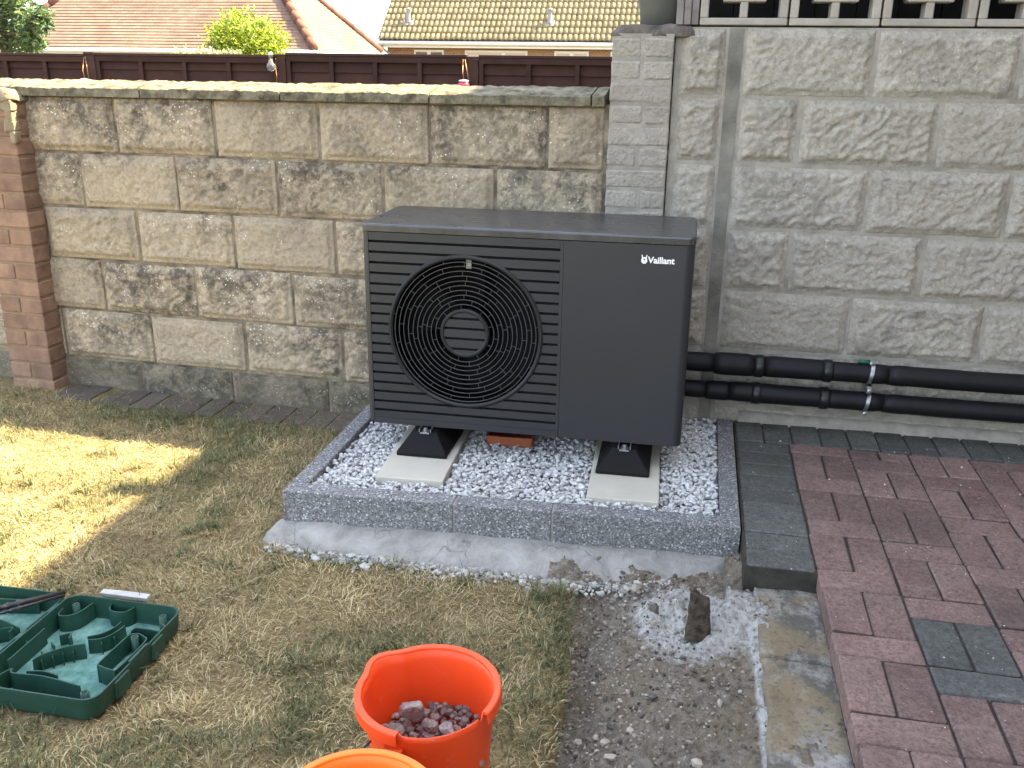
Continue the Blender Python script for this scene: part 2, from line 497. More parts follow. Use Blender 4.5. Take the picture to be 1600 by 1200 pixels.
def haunch_mat():
    M = Mat('smooth_mortar_haunch', 0.8, 0.2)
    p = M.pos()
    a = M.ramp(M.noise(p, 10, 9, 0.72, 0.5), [(0.3, (0.155, 0.15, 0.135)), (0.5, (0.26, 0.253, 0.235)), (0.72, (0.36, 0.35, 0.325))])
    vn = M.node('ShaderNodeTexVoronoi', feature='DISTANCE_TO_EDGE'); vn.inputs['Scale'].default_value = 5.5
    nz = M.node('ShaderNodeVectorMath', operation='ADD'); M.L(p, nz.inputs[0])
    nn = M.node('ShaderNodeTexNoise'); nn.inputs['Scale'].default_value = 12; M.L(p, nn.inputs['Vector'])
    sc = M.node('ShaderNodeVectorMath', operation='SCALE'); M.L(nn.outputs['Color'], sc.inputs[0]); sc.inputs['Scale'].default_value = 0.09
    M.L(sc.outputs[0], nz.inputs[1]); M.L(nz.outputs[0], vn.inputs['Vector'])
    cr = M.ramp(vn.outputs['Distance'], [(0.0, 1.0), (0.012, 0.0)])
    cr = M.math('MULTIPLY', cr, M.ramp(M.noise(p, 6, 3), [(0.5, 0.0), (0.6, 1.0)]))
    M.color(M.mix(M.math('MULTIPLY', cr, 0.8), a, (0.07, 0.068, 0.06)))
    b = M.bump(M.noise(p, 13, 6, 0.62), 0.6, 0.02)
    M.bump(M.noise(p, 120, 4, 0.7), 0.4, 0.004, b)
    return M.m
MT['haunch'] = haunch_mat()
MT['rock'] = varied('rubble_concrete', (0.34, 0.32, 0.30), (0.17, 0.15, 0.135), 30, 0.95, 0.15, 120, 0.8, 0.006, 0.2)

def bucket_mat(name, c):
    M = Mat(name, 0.42, 0.4)
    p = M.objc()
    n = M.noise(p, 12, 5, 0.65)
    col = M.mix(M.ramp(n, [(0.45, 0.0), (0.75, 0.35)]), c, (c[0] * .8, c[1] * .75 + .01, c[2] + .008))
    dust = M.ramp(M.noise(p, 55, 4, 0.7), [(0.62, 0.0), (0.74, 0.4)])
    col = M.mix(dust, col, (0.55, 0.33, 0.22))
    M.color(col)
    M.rough(M.ramp(n, [(0.3, 0.36), (0.7, 0.55)]))
    return M.m
MT['bucket_red'] = bucket_mat('red_orange_plastic', (0.80, 0.075, 0.012))
MT['bucket_orange'] = bucket_mat('orange_plastic', (0.85, 0.21, 0.02))
MT['case_green'] = varied('dark_green_plastic', (0.0075, 0.042, 0.027), (0.016, 0.060, 0.042), 18, 0.45, 0.4, 90, 0.08, 0.001, 0.1)
def case_floor_mat():
    M = Mat('dusty_green_plastic', 0.8, 0.2)
    p = M.pos()
    n = M.noise(p, 26, 6, 0.72)
    M.color(M.ramp(n, [(0.3, (0.03, 0.10, 0.08)), (0.5, (0.085, 0.19, 0.165)), (0.72, (0.17, 0.27, 0.24))]))
    return M.m
MT['case_floor'] = case_floor_mat()
MT['tool_steel'] = plain('dark_drill_steel', (0.035, 0.035, 0.035), 0.45, 0.4, 0.3)
MT['grey_plastic'] = varied('pale_grey_plastic', (0.42, 0.42, 0.41), (0.33, 0.33, 0.32), 20, 0.6, 0.3, 60, 0.1, 0.002, 0)
MT['fence'] = varied('brown_stained_board', (0.050, 0.024, 0.019), (0.036, 0.018, 0.015), 7, 0.85, 0.15, 40, 0.35, 0.004, 0.3)
MT['fence_post'] = varied('brown_stained_post', (0.056, 0.03, 0.024), (0.04, 0.021, 0.017), 7, 0.85, 0.15, 40, 0.35, 0.004, 0.2)
MT['glass'] = None
g = Mat('clear_glass', 0.05, 0.5); g.color((0.9, 0.93, 0.92)); g.b.inputs['Transmission Weight'].default_value = 0.9; MT['glass'] = g.m
MT['copper'] = plain('copper_wire', (0.45, 0.20, 0.10), 0.45, 0.5, 0.7)
MT['pink_glass'] = plain('pink_red_glass', (0.55, 0.05, 0.08), 0.25, 0.5)
MT['bark'] = varied('bark', (0.12, 0.09, 0.06), (0.07, 0.05, 0.035), 12, 0.9, 0.1, 50, 0.5, 0.01, 0)
MT['white_paint'] = varied('white_paint', (0.70, 0.69, 0.65), (0.62, 0.61, 0.57), 6, 0.6, 0.3, 40, 0.05, 0.002, 0.05)
MT['window_glass'] = plain('dark_window_glass', (0.05, 0.055, 0.06), 0.08, 0.6)
MT['curtain'] = varied('pale_curtain', (0.55, 0.45, 0.40), (0.45, 0.36, 0.32), 30, 0.9, 0.1, 40, 0.1, 0.003, 0.1)
MT['lead'] = varied('grey_lead', (0.28, 0.29, 0.30), (0.2, 0.21, 0.22), 20, 0.6, 0.4, 50, 0.1, 0.002, 0)

def roman_mat():
    M = Mat('sandy_roof_tile', 0.9, 0.15)
    p = M.shifted(M.pos(), M.rand(), 5.0)
    c = M.ramp(M.noise(p, 5, 5, 0.65), [(0.3, (0.17, 0.136, 0.08)), (0.55, (0.24, 0.195, 0.115)), (0.75, (0.30, 0.25, 0.155))])
    k = M.math('ADD', M.math('MULTIPLY', M.rand(), 0.25), 0.85)
    cmb = M.node('ShaderNodeCombineColor')
    for i in range(3): M.L(k, cmb.inputs[i])
    M.color(M.mix(1.0, c, cmb.outputs[0], 'MULTIPLY'))
    return M.m
MT['roman'] = roman_mat()

def plain_tile_mat(name, a, b, c, axis):
    M = Mat(name, 0.9, 0.15)
    p = M.pos()
    s = M.sep(p)
    # single tiles inside a course: tone by column and row
    cm = M.node('ShaderNodeCombineXYZ')
    M.L(M.math('FLOOR', M.math('MULTIPLY', s[axis], 6.0)), cm.inputs[0]); M.L(M.math('FLOOR', M.math('MULTIPLY', s[2], 14.1)), cm.inputs[1])
    wn_ = M.node('ShaderNodeTexWhiteNoise', noise_dimensions='3D'); M.L(cm.outputs[0], wn_.inputs['Vector'])
    t = M.math('ADD', M.math('MULTIPLY', M.noise(p, 1.3, 5, 0.65), 0.82), M.math('MULTIPLY', wn_.outputs['Value'], 0.18))
    M.color(M.ramp(t, [(0.25, a), (0.5, b), (0.78, c)]))
    return M.m
MT['plain_tile_front'] = plain_tile_mat('red_plain_tile', (0.12, 0.076, 0.058), (0.17, 0.11, 0.083), (0.22, 0.155, 0.118), 0)
MT['plain_tile_end'] = plain_tile_mat('tan_plain_tile', (0.11, 0.078, 0.055), (0.16, 0.118, 0.083), (0.21, 0.16, 0.116), 1)  # slightly less red than the front slope's tiles
MT['hip_tile'] = varied('red_hip_tile', (0.13, 0.065, 0.045), (0.095, 0.048, 0.035), 4, 0.9, 0.15, 30, 0.2, 0.004, 0.4)

def house_brick_mat():
    M = Mat('house_brickwork', 0.9, 0.15)
    p = M.pos()
    b = M.node('ShaderNodeTexBrick'); b.inputs['Scale'].default_value = 4.4
    s = M.sep(p); cm = M.node('ShaderNodeCombineXYZ'); M.L(M.math('ADD', s[0], s[1]), cm.inputs[0]); M.L(s[2], cm.inputs[1]); M.L(cm.outputs[0], b.inputs['Vector'])
    b.inputs['Color1'].default_value = (0.30, 0.17, 0.095, 1); b.inputs['Color2'].default_value = (0.22, 0.12, 0.07, 1); b.inputs['Mortar'].default_value = (0.33, 0.28, 0.21, 1)
    b.inputs['Mortar Size'].default_value = 0.02
    M.color(b.outputs[0]); return M.m
MT['house_brick'] = house_brick_mat()
MT['ground'] = varied('rough_ground', (0.12, 0.10, 0.055), (0.08, 0.085, 0.04), 1.2, 0.95, 0.1, 8, 0.3, 0.02, 0)

# ================================================================== SETTING
# wide ground
g = pydata('ground', [(-1500, -1500, -.9), (1500, -1500, -.9), (1500, 1500, -.9), (-1500, 1500, -.9)], [(0, 1, 2, 3)])
tag(link_obj('ground', g, MT['ground']), kind='structure')

def lawn_h(x, y):
    return -0.135 + 0.016 * (fnoise(x, y, 3.0, 3) - .5) + 0.008 * (fnoise(x, y, 14.0, 9) - .5)

# lawn sheet, with a dug edge at its right border
def lawn_edge(y):      # x of the lawn's cut edge as a function of y
    return 2.10 + 0.03 * (vnoise(y * 0 + 3.1, y, 4.0, 21) - .5) + 0.025 * (vnoise(y * 0 + 1.7, y, 14.0, 22) - .5) - 0.04 * (y + 1.6)
def build_lawn():
    ys = np.concatenate([np.linspace(-9, -2.7, 22), np.linspace(-2.65, .14, 90)])
    s = np.concatenate([np.linspace(0, .62, 30), np.linspace(.63, 1, 90)])
    Y, S = np.meshgrid(ys, s, indexing='ij')
    E_ = lawn_edge(Y)
    X = -8 + (E_ + 8) * S
    X = np.where(Y < -2.66, -8 + 10.1 * S, X)
    Z = lawn_h(X, Y)
    Z = Z - .09 * np.clip((Y + 1.055 + .03 * np.clip((X - 1.2) / .25, 0, 1)) / .02, 0, 1) * np.clip((X - 1.13) / .03, 0, 1)
    X2 = np.concatenate([X, X[:, -1:] + .02], 1); Y2 = np.concatenate([Y, Y[:, -1:]], 1); Z2 = np.concatenate([Z, Z[:, -1:] - .12], 1)
    n, m = X2.shape
    V = np.stack([X2, Y2, Z2], -1).reshape(-1, 3)
    i, j = np.meshgrid(np.arange(n - 1), np.arange(m - 1), indexing='ij')
    a = (i * m + j).ravel()
    F = np.stack([a, a + 1, a + m + 1, a + m], 1)
    me = array_mesh('lawn', V, F, None, MT['lawn'], True)
    tag(link_obj('lawn', me), kind='structure')
build_lawn()

# dug soil trench with spilt mortar
def soil_z(x, y):
    u = np.clip((x - 2.12) / .12, 0, 1); u = u * u * (3 - 2 * u)
    base = -0.135 - 0.05 * (1 - u) * np.clip((x - 2.05) / .05, 0, 1) - 0.035 * np.clip((2.40 - x) / .25, 0, 1)
    base = base + 0.054 * np.clip((x - 2.40) / .2, 0, 1)
    base = base + 0.065 * np.exp(-(((x - 2.40) / .11) ** 2 + ((y + 1.17) / .10) ** 2))
    base = base + 0.045 * np.exp(-(((x - 2.52) / .07) ** 2 + ((y + 1.24) / .08) ** 2))
    base = base + 0.045 * np.exp(-(((x - 2.38) / .12) ** 2 + ((y + 1.62) / .17) ** 2))
    base = base + 0.030 * np.exp(-(((x - 2.56) / .08) ** 2 + ((y + .99) / .08) ** 2))
    fl = np.clip((y + 1.27) / .14, 0, 1) * .85
    base = base + fl * (-.140 - base) * (x < 2.5)
    heap = np.exp(-(((x - 2.42) / .15) ** 2 + ((y + 1.22) / .14) ** 2))
    base = base + heap * (.07 * (fnoise(x, y, 20, 131) - .5) + .05 * (fnoise(x, y, 55, 135) - .5))
    base = base + .025 * np.clip((y + 1.16) / .14, 0, 1) * np.clip((2.5 - x) / .3, 0, 1)
    base = base + 0.028 * (fnoise(x, y, 9, 31) - .5) + 0.022 * (fnoise(x, y, 30, 35) - .5) + .012 * (vnoise(x, y, 110, 37) - .5)
    return base
def build_soil():
    xs = np.linspace(2.0, 2.76, 150); ys = np.linspace(-2.7, -.86, 330)
    X, Y = np.meshgrid(xs, ys, indexing='ij')
    Z = soil_z(X, Y)
    w = 1.2 * np.exp(-(((X - 2.39) / .14) ** 2 + ((Y + 1.21) / .14) ** 2)) + np.exp(-(((X - 2.52) / .08) ** 2 + ((Y + 1.25) / .09) ** 2)) \
        + .75 * np.exp(-(((X - 2.575) / .022) ** 2)) * (Y < -1.3) + .6 * np.exp(-(((X - 2.59) / .05) ** 2 + ((Y + 1.0) / .05) ** 2)) \
        + .45 * np.exp(-(((X - 2.42) / .12) ** 2 + ((Y + 1.40) / .08) ** 2))
    n, m = X.shape
    i, j = np.meshgrid(np.arange(n - 1), np.arange(m - 1), indexing='ij')
    a = (i * m + j).ravel()
    F = np.stack([a, a + m, a + m + 1, a + 1], 1)
    col = np.repeat(np.clip(w, 0, 1).reshape(-1, 1), 3, 1)
    me = array_mesh('soil', np.stack([X, Y, Z], -1).reshape(-1, 3), F, col, MT['soil'], True)
    tag(link_obj('soil', me), kind='structure')
build_soil()

# old concrete strip beside the patio, two casts
def build_strip():
    root = empty('concrete_strip', (0, 0, 0), kind='structure')
    for y0, y1, dz in ((-1.44, -1.125, 0.0), (-2.7, -1.445, -0.006)):
        bm = bmesh.new()
        nx, ny = 12, max(8, int((y1 - y0) / .02))
        grid = []
        for i in range(nx + 1):
            row = []
            for j in range(ny + 1):
                y = y0 + (y1 - y0) * j / ny
                xl = 2.578 + 0.012 * (noise.noise((3.3, y * 9, 0)))
                x = xl + (2.74 - xl) * i / nx
                z = -0.066 + dz + 0.006 * noise.noise((x * 9, y * 9, 1)) + 0.003 * noise.noise((x * 40, y * 40, 1))
                row.append(bm.verts.new((x, y, z)))
            grid.append(row)
        for i in range(nx):
            for j in range(ny):
                bm.faces.new((grid[i][j], grid[i + 1][j], grid[i + 1][j + 1], grid[i][j + 1]))
        low = [bm.verts.new((v.co.x - .01, v.co.y, -.2)) for v in grid[0]]
        for j in range(ny): bm.faces.new((grid[0][j], grid[0][j + 1], low[j + 1], low[j]))
        lowy = [bm.verts.new((grid[i][0].co.x, grid[i][0].co.y, -.2)) for i in range(nx + 1)]
        for i in range(nx): bm.faces.new((grid[i][0], lowy[i], lowy[i + 1], grid[i + 1][0]))
        link_obj('slab_cast', mesh_bm(bm, 'slab_cast', True), MT['strip'], root)
build_strip()

# ------------------------------------------------------------------ patio
patio = empty('patio', (2.733, -0.5, 0), kind='structure')
PX, PY = 2.733, -0.5
box('bedding', MT['joint_sand'], patio, 2.545 - PX, 4.33 - PX, -1.125 - PY, 0.0 - PY, -.20, -.007)
box('bedding', MT['joint_sand'], patio, 2.741 - PX, 4.33 - PX, -2.68 - PY, -1.127 - PY, -.20, -.007)
_pc = {}
def paver(x0, x1, y0, y1, mat, parent, px, py, z=0.0, th=0.058):
    g1, g2 = random.choice((0, 0, .0008, .0016)), random.choice((0, 0, .0008, .002))
    x0 += g1; y0 += g2
    w, d = round(x1 - x0, 3), round(y1 - y0, 3)
    var = random.randrange(4)
    key = (w, d, mat, var, th)
    if key not in _pc:
        b = box_bm(-w / 2, w / 2, -d / 2, d / 2, -th, 0, bevel=0.004, seg=1)
        me = mesh_bm(b, 'paver')
        jitter(me, 0.0026, 34, var)
        me.materials.append(MT[mat])
        _pc[key] = me
    o = link_obj('paver', _pc[key], None, parent, ((x0 + x1) / 2 - px + random.uniform(-.0012, .0012), (y0 + y1) / 2 - py + random.uniform(-.0012, .0012), z + random.uniform(-.0022, .0022)),
             (random.uniform(-.008, .008), random.uniform(-.008, .008), random.uniform(-.008, .008)))
    return o
J = 0.0022
x = 2.548
while x < 4.25:                                     # header course along the wall
    paver(x + J, x + .1 - J, -.218 + J, -.03, 'paver_grey', patio, PX, PY); x += .1
y = -.222
while y > -1.1:                                     # border column beside the kerb
    paver(2.548 + J, 2.731 - J, y - .1 + J, y - J, 'paver_grey', patio, PX, PY); y -= .1003
for i in range(8):                                  # basket weave field
    xa = 2.733 + .1995 * i
    y = -.5 - .1 * (i % 3) + .6
    while y > -2.65:
        for (a, b, kind) in ((y, y - .1, 's'), (y - .1, y - .3, 'p')):
            t, bt = min(a, -.222), b
            if t - bt < .02: continue
            grey = (i == 1 and -1.65 < (a + b) / 2 < -1.3) or (i == 3 and -1.12 < (a + b) / 2 < -.79)
            m = 'paver_grey' if grey else 'paver_red'
            if kind == 's': paver(xa + J, xa + .1995 - J, bt + J, t - J, m, patio, PX, PY)
            else:
                paver(xa + J, xa + .09975 - J, bt + J, t - J, m, patio, PX, PY)
                paver(xa + .09975 + J, xa + .1995 - J, bt + J, t - J, m, patio, PX, PY)
        y -= .3

# row of old pavers at the foot of the left wall
edging = empty('wall_edging', (0.4, 0, -.12), kind='structure')
LA, LS = -0.056, 0.0041
for k in range(15):
    t = -2.33 + k * .1015
    if t > -.72: continue
    xx = 1.95 + t * math.cos(LA); yy = t * math.sin(LA)
    o = paver(xx + J, xx + .1 - J, yy - .205, yy - .012, 'paver_old', edging, .4, 0, z=-.012 + .004 * math.sin(k * 2.1))

# ================================================================== WALLS
def rough_block(w, h, seed, margin=0.014, relief=0.018, depth=0.03, step=0.0072):
    nx, nz = max(6, int(w / step)), max(6, int(h / step))
    off = Vector((seed * 5.13, seed * 2.77, seed * 1.91))
    nn = noise.noise
    V, F = [], []
    for i in range(nx + 1):
        for k in range(nz + 1):
            x, z = -w / 2 + w * i / nx, h * k / nz
            wob = .003 * nn(Vector((x * 30, seed, z * 30)))
            e = min(i / nx * w, w - i / nx * w, z, h - z)
            e2 = e + wob
            t = max(0.0, min(1.0, (e2 - margin) / 0.007)); t = t * t * (3 - 2 * t)
            s2 = max(0.0, min(1.0, (e2 - margin) / 0.016))
            p = Vector((x, 0, z)) * 17 + off
            q = p + noise.noise_vector(p * 0.9) * .8
            d1 = Vector((q.x * .8 + q.z * .8, 0, q.z * 1.7 - q.x * .9))
            n1 = 1 - abs(nn(d1 * .9)) * 2.0
            n2 = 1 - abs(nn(d1 * 2.1 + off)) * 2.0
            n3 = 1 - abs(nn(q * 4.5)) * 2.0
            d = t * .004 + relief * s2 * (0.36 * n1 + 0.36 * n2 + .22 * n3 + .1)
            if 0.004 < e2 - margin + .004 < .006: d -= .0015
            d += 0.0014 * nn(p * 3) + (-.004 if e < 1e-6 else 0.0)
            V.append((x, -d, z))
    idx = lambda i, k: i * (nz + 1) + k
    for i in range(nx):
        for k in range(nz):
            F.append((idx(i, k), idx(i + 1, k), idx(i + 1, k + 1), idx(i, k + 1)))
    b = len(V)
    ring = [idx(i, 0) for i in range(nx + 1)] + [idx(nx, k) for k in range(1, nz + 1)] + [idx(i, nz) for i in range(nx - 1, -1, -1)] + [idx(0, k) for k in range(nz - 1, 0, -1)]
    for r_ in ring: V.append((V[r_][0], depth, V[r_][2]))
    R_ = len(ring)
    for q_ in range(R_):
        F.append((ring[q_], b + q_, b + (q_ + 1) % R_, ring[(q_ + 1) % R_]))
    me = bpy.data.meshes.new('block'); me.from_pydata(V, [], F); set_smooth(me)
    return me

# left wall --------------------------------------------------------
lw = empty('block_wall', (1.95, 0, 0), LA, 'low tan pitched-face block wall with dark stains behind the unit, left of the grey pier', 'wall')
lw.rotation_euler = (0, -LS, LA)
box('mortar', MT['mortar_left'], lw, -3.6, .095, .0045, .21, -.5, 1.139)
rows_l = [(.908, 1.133, -1.95), (.683, .908, -2.144), (.458, .683, -1.906), (.233, .458, -2.108), (.008, .233, -1.896), (-.22, .008, -1.968)]
seed = 1
for z0, z1, j0 in rows_l:
    z0 -= .0; js = [j0 + .45 * n for n in range(-4, 6)]
    for a, b_ in zip(js[:-1], js[1:]):
        a2, b2 = max(a, -3.55), min(b_, .06)
        if b2 - a2 < .05: continue
        w = b2 - a2 - random.uniform(.006, .016); h = z1 - z0 - random.uniform(.007, .013)
        rel = .0145 * random.uniform(.6, 1.35) if z1 > .05 else .006
        me = rough_block(w, h, seed, relief=rel); seed += 1
        link_obj('block', me, MT['block_left' if z1 > .05 else 'block_base'], lw, ((a2 + b2) / 2, random.uniform(-.002, .002), z0 + .005 + random.uniform(-.0015, .0015)), (0, random.uniform(-.004, .004), 0))
cx = -3.6
for k, ln in enumerate([.6, .605, .6, .61, .6, .6, .05]):      # weathered coping stones
    if cx > .05: break
    x1 = min(cx + ln - .006, .058)
    bm = bmesh.new(); n = 60
    prof = [(-.035, 1.134), (-.036, 1.166), (-.028, 1.170), (.11, 1.196), (.24, 1.172), (.245, 1.134)]
    rings = []
    for i in range(n + 1):
        xx = cx + (x1 - cx) * i / n
        rings.append([bm.verts.new((xx, yv + .004 * noise.noise((xx * 7, yv * 9, zv * 9)), zv + ((.005 * noise.noise((xx * 12, yv * 20, 3)) + .004 * noise.noise((xx * 50, yv * 50, 3))) if zv > 1.14 else 0))) for yv, zv in prof])
    for i in range(n):
        for q_ in range(len(prof)):
            bm.faces.new((rings[i][q_], rings[i + 1][q_], rings[i + 1][(q_ + 1) % len(prof)], rings[i][(q_ + 1) % len(prof)]))
    bm.faces.new(rings[0]); bm.faces.new(rings[-1][::-1])
    link_obj('coping_stone', mesh_bm(bm, 'coping_stone'), MT['coping'], lw)
    cx += ln

# red brick pier at the left ----------------------------------------
t_p = -2.36
pier = empty('brick_pier', (1.95 + t_p * math.cos(LA), t_p * math.sin(LA), -.16), LA, 'red brick pier with crumbling pale mortar cap at the left end of the wall', 'pier')
box('mortar', MT['brick_mortar'], pier, -.209, -.006, -.094, .05, -.1, 1.27)
_bk = {}
def brick_me(w, d, h, var, amp=.0022, bev=.005):
    key = (round(w, 3), round(d, 3), round(h, 3), var)
    if key not in _bk:
        b_ = box_bm(-w / 2, w / 2, -d / 2, d / 2, 0, h, bevel=bev, seg=2)
        me = mesh_bm(b_, 'brick')
        jitter(me, amp, 25, var); _bk[key] = me
    return _bk[key].copy() if False else _bk[key]
for c in range(17):
    z = -.005 + c * .075
    if c % 2 == 0: cells = [(-.215, 0)]
    else: cells = [(-.215, -.1125), (-.1025, 0)]
    for a, b_ in cells:
        me = brick_me(b_ - a, .1025, .064, random.randrange(5))
        link_obj('brick', me, MT['red_brick'], pier, ((a + b_) / 2, -.1 + .05125, z + .004), (0, 0, random.uniform(-.006, .006)))
# crumbling mortar cap: uneven lump
def lump(name, mat, parent, x0, x1, y0, y1, z0, z1, seed, amp=.012, sub=5, taper=.6):
    bm = bmesh.new(); bmesh.ops.create_cube(bm, size=1.0)
    bmesh.ops.subdivide_edges(bm, edges=bm.edges, cuts=sub, use_grid_fill=True)
    for v in bm.verts:
        t = v.co.z + .5
        s = 1 - (1 - taper) * t * t
        v.co = Vector(((x0 + x1) / 2 + v.co.x * (x1 - x0) * s, (y0 + y1) / 2 + v.co.y * (y1 - y0) * s, z0 + t * (z1 - z0)))
        v.co += noise.noise_vector(v.co * 22 + Vector((seed, 0, 0))) * amp
    return link_obj(name, mesh_bm(bm, name, True), mat, parent)
lump('mortar_cap', MT['cap_mortar'], pier, -.224, .006, -.108, .03, 1.264, 1.312, 3.0, .010, 9, .78)
for k, (za, zb, wd) in enumerate(((1.225, 1.268, .05), (1.185, 1.228, .034), (1.145, 1.188, .045), (1.10, 1.146, .022))):
    lump('mortar_patch', MT['cap_mortar'], pier, .004 - wd, .005, -.1075, -.07, za, zb, 9.0 + k * 3, .007, 6, .92)

# grey painted brick pier between the walls ---------------------------
gp = empty('painted_brick_pier', (2.122, 0, -.1), 0, 'narrow grey painted brick pier where the low wall meets the taller wall', 'pier')
box('mortar', MT['mortar_right'], gp, -.102, .106, -.0205, .30, -.1, 1.475)
c = 0
pat = [2, 2, 1, 2, 1, 2, 1, 2, 1, 2, 1, 2, 1, 2, 1, 2, 1, 2, 1, 2]
z = 1.468
while z > .0:
    n = pat[c % len(pat)]; c += 1
    z -= .0735
    cells = [(-.104, .108)] if n == 1 else ([(-.104, -.003), (.008, .108)] if c % 4 else [(-.104, .012), (.022, .108)])
    for a, b_ in cells:
        link_obj('brick', brick_me(b_ - a, .10, .063, 10 + random.randrange(5), .0045, .007), MT['painted_brick'], gp, ((a + b_) / 2, .026, z + .003), (random.uniform(-.01, .01), random.uniform(-.008, .008), random.uniform(-.012, .012)))
lump('mortar_bed', MT['dirty_mortar'], gp, -.10, .175, -.02, .28, 1.466, 1.502, 5.0, .010, 6, .86)

# taller right wall ----------------------------------------------------
rw = empty('tall_block_wall', (2.245, 0, 0), 0, 'taller grey pitched-face block wall with pierced screen blocks along its top', 'wall')
RX = 2.245
box('mortar', MT['mortar_right'], rw, -.012, 2.08, .0022, .20, -.3, 1.398)
box('mortar_strip', MT['mortar_strip'], rw, 2.411 - RX, 2.457 - RX, -.001, .02, -.2, 1.396)
rows_r = [(1.174, 1.399, 2.888), (.949, 1.174, 2.669), (.724, .949, 2.923), (.499, .724, 2.683), (.274, .499, 2.917), (.049, .274, 2.69), (-.18, .049, 2.90)]
for z0, z1, j0 in rows_r:
    cuts = [2.247, 2.408, 2.462] + [j0 + .45 * n for n in range(0, 5)]
    for a, b_ in zip(cuts[:-1], cuts[1:]):
        if abs(a - 2.408) < 1e-6: continue
        b_ = min(b_, 4.32)
        w, h = b_ - a - random.uniform(.006, .012), z1 - z0 - random.uniform(.006, .011)
        if w < .04: continue
        me = rough_block(w, h, seed, relief=.0165 * random.uniform(.7, 1.25) if z1 > .06 else .006, margin=.012); seed += 1
        link_obj('block', me, MT['block_right'], rw, ((a + b_) / 2 - RX, random.uniform(-.001, .001), z0 + .0045))
# mortar fillet along the foot
fb = bmesh.new(); n = 60; rr = []
for i in range(n + 1):
    xx = 2.56 + (4.31 - 2.56) * i / n
    a = .006 * noise.noise((xx * 14, 1, 0)); b2 = .006 * noise.noise((xx * 22, 5, 0))
    rr.append([fb.verts.new((xx - RX, q[0], q[1])) for q in ((-.034 + a, -.02), (-.030 + a, .012 + b2), (-.012, .030 + b2), (.0, .034 + a))])
for i in range(n):
    for q in range(3): fb.faces.new((rr[i][q], rr[i + 1][q], rr[i + 1][q + 1], rr[i][q + 1]))
link_obj('mortar_fillet', mesh_bm(fb, 'mortar_fillet', True), MT['mortar_right'], rw)
# screen blocks
def screen_me():
    bm = bmesh.new(); S, T = .286, .09; f = .027; ir = .070; it = .022
    c = S / 2
    def bxx(x0, x1, z0, z1, d0=0.0): box_bm(x0, x1, d0, T - d0, z0, z1, bevel=.003, seg=1, bm=bm)
    bxx(0, S, 0, f * .85); bxx(0, S, S - f * .85, S); bxx(0, f, f * .85 + .0, S - f * .85); bxx(S - f, S, f * .85, S - f * .85)
    bxx(c - ir, c + ir, c - ir, c - ir + it, .002); bxx(c - ir, c + ir, c + ir - it, c + ir, .002)
    bxx(c - ir, c - ir + it, c - ir + it, c + ir - it, .002); bxx(c + ir - it, c + ir, c - ir + it, c + ir - it, .002)
    bw = .013
    bxx(c - bw, c + bw, f * .85, c - ir, .004); bxx(c - bw, c + bw, c + ir, S - f * .85, .004)
    bxx(f, c - ir, c - bw, c + bw, .004); bxx(c + ir, S - f, c - bw, c + bw, .004)
    return mesh_bm(bm, 'screen_block')
sm_ = screen_me()
for r_ in range(2):
    for k in range(7):
        link_obj('screen_block', sm_, MT['screen_block'], rw, (2.309 + .2925 * k - RX, random.uniform(-.002, .002), 1.404 + .292 * r_), (0, random.uniform(-.004, .004), 0))

# timber post and pot on the grey pier
post = empty('timber_post', (2.268, .0, 1.405), 0, 'weathered grey timber post standing beside the screen blocks', 'post')
for k in range(3):
    box('plank', MT['timber_grey'], post, -.038 + k * .0253, -.0145 + k * .0253, -.006 + .004 * k, .055, 0.0, 1.0, bevel=.002)
pot = empty('plant_pot', (2.186, .165, 1.403), 0, 'round grey-green plant pot standing on the grey brick pier', 'pot')
link_obj('pot_body', lathe('pot_body', [(.0, .0), (.082, .0), (.087, .006), (.093, .06), (.103, .12), (.118, .19), (.125, .2), (.119, .2), (.11, .19), (.0, .18)], 40), MT['pot'], pot)
link_obj('compost', lathe('compost', [(.0, .184), (.06, .188), (.109, .183)], 30), MT['dirty_mortar'], pot)

# dark shed added behind the taller wall to blacken the screen block openings
shed = empty('added_dark_shed', (3.25, .45, -.2), 0, 'near-black timber shed added to darken the openings of the screen blocks', 'shed')
for k in range(-1, 11):
    box('board', MT['shed'], shed, -.82 + k * .148, -.82 + k * .148 + .145, 0, .022, 0, 2.15, bevel=.002)
box('side_wall', MT['shed'], shed, -.992, -.970, 0, 1.6, 0, 2.15)
box('side_wall', MT['shed'], shed, .812, .834, 0, 1.6, 0, 2.15)
box('back_wall', MT['shed'], shed, -.969, .81, 1.58, 1.6, 0, 2.15)
box('roof', MT['shed'], shed, -1.0, .86, -.24, 1.65, 2.152, 2.20)  # overhang added to block the sky above the gap

# house to the right whose eaves shade the garden
house = empty('brick_house', (4.35, 0, -.2), 0, 'brick house at the right whose eaves shade the patio', 'house')
box('wall', MT['house_brick'], house, .0, .25, -7.0, 5.2, 0, 4.85)
box('soffit', MT['white_paint'], house, -.20, .2, -7.2, 5.35, 4.851, 4.88)
box('fascia', MT['white_paint'], house, -.222, -.202, -7.2, 5.35, 4.80, 4.97)
link_obj('gutter', tube('gutter', [(-.275, -7.2, 4.92), (-.275, 5.35, 4.92)], .05, 12), MT['shed'], house)
rf = pydata('roof', [(-.26, -7.25, 4.95), (-.26, 5.4, 4.95), (4.2, 5.4, 7.6), (4.2, -7.25, 7.6), (-.26, -7.25, 4.99), (-.26, 5.4, 4.99), (4.2, 5.4, 7.64), (4.2, -7.25, 7.64)],
            [(0, 1, 2, 3), (4, 5, 6, 7), (0, 1, 5, 4), (1, 2, 6, 5), (2, 3, 7, 6), (3, 0, 4, 7)])
link_obj('roof', rf, MT['plain_tile_end'], house)
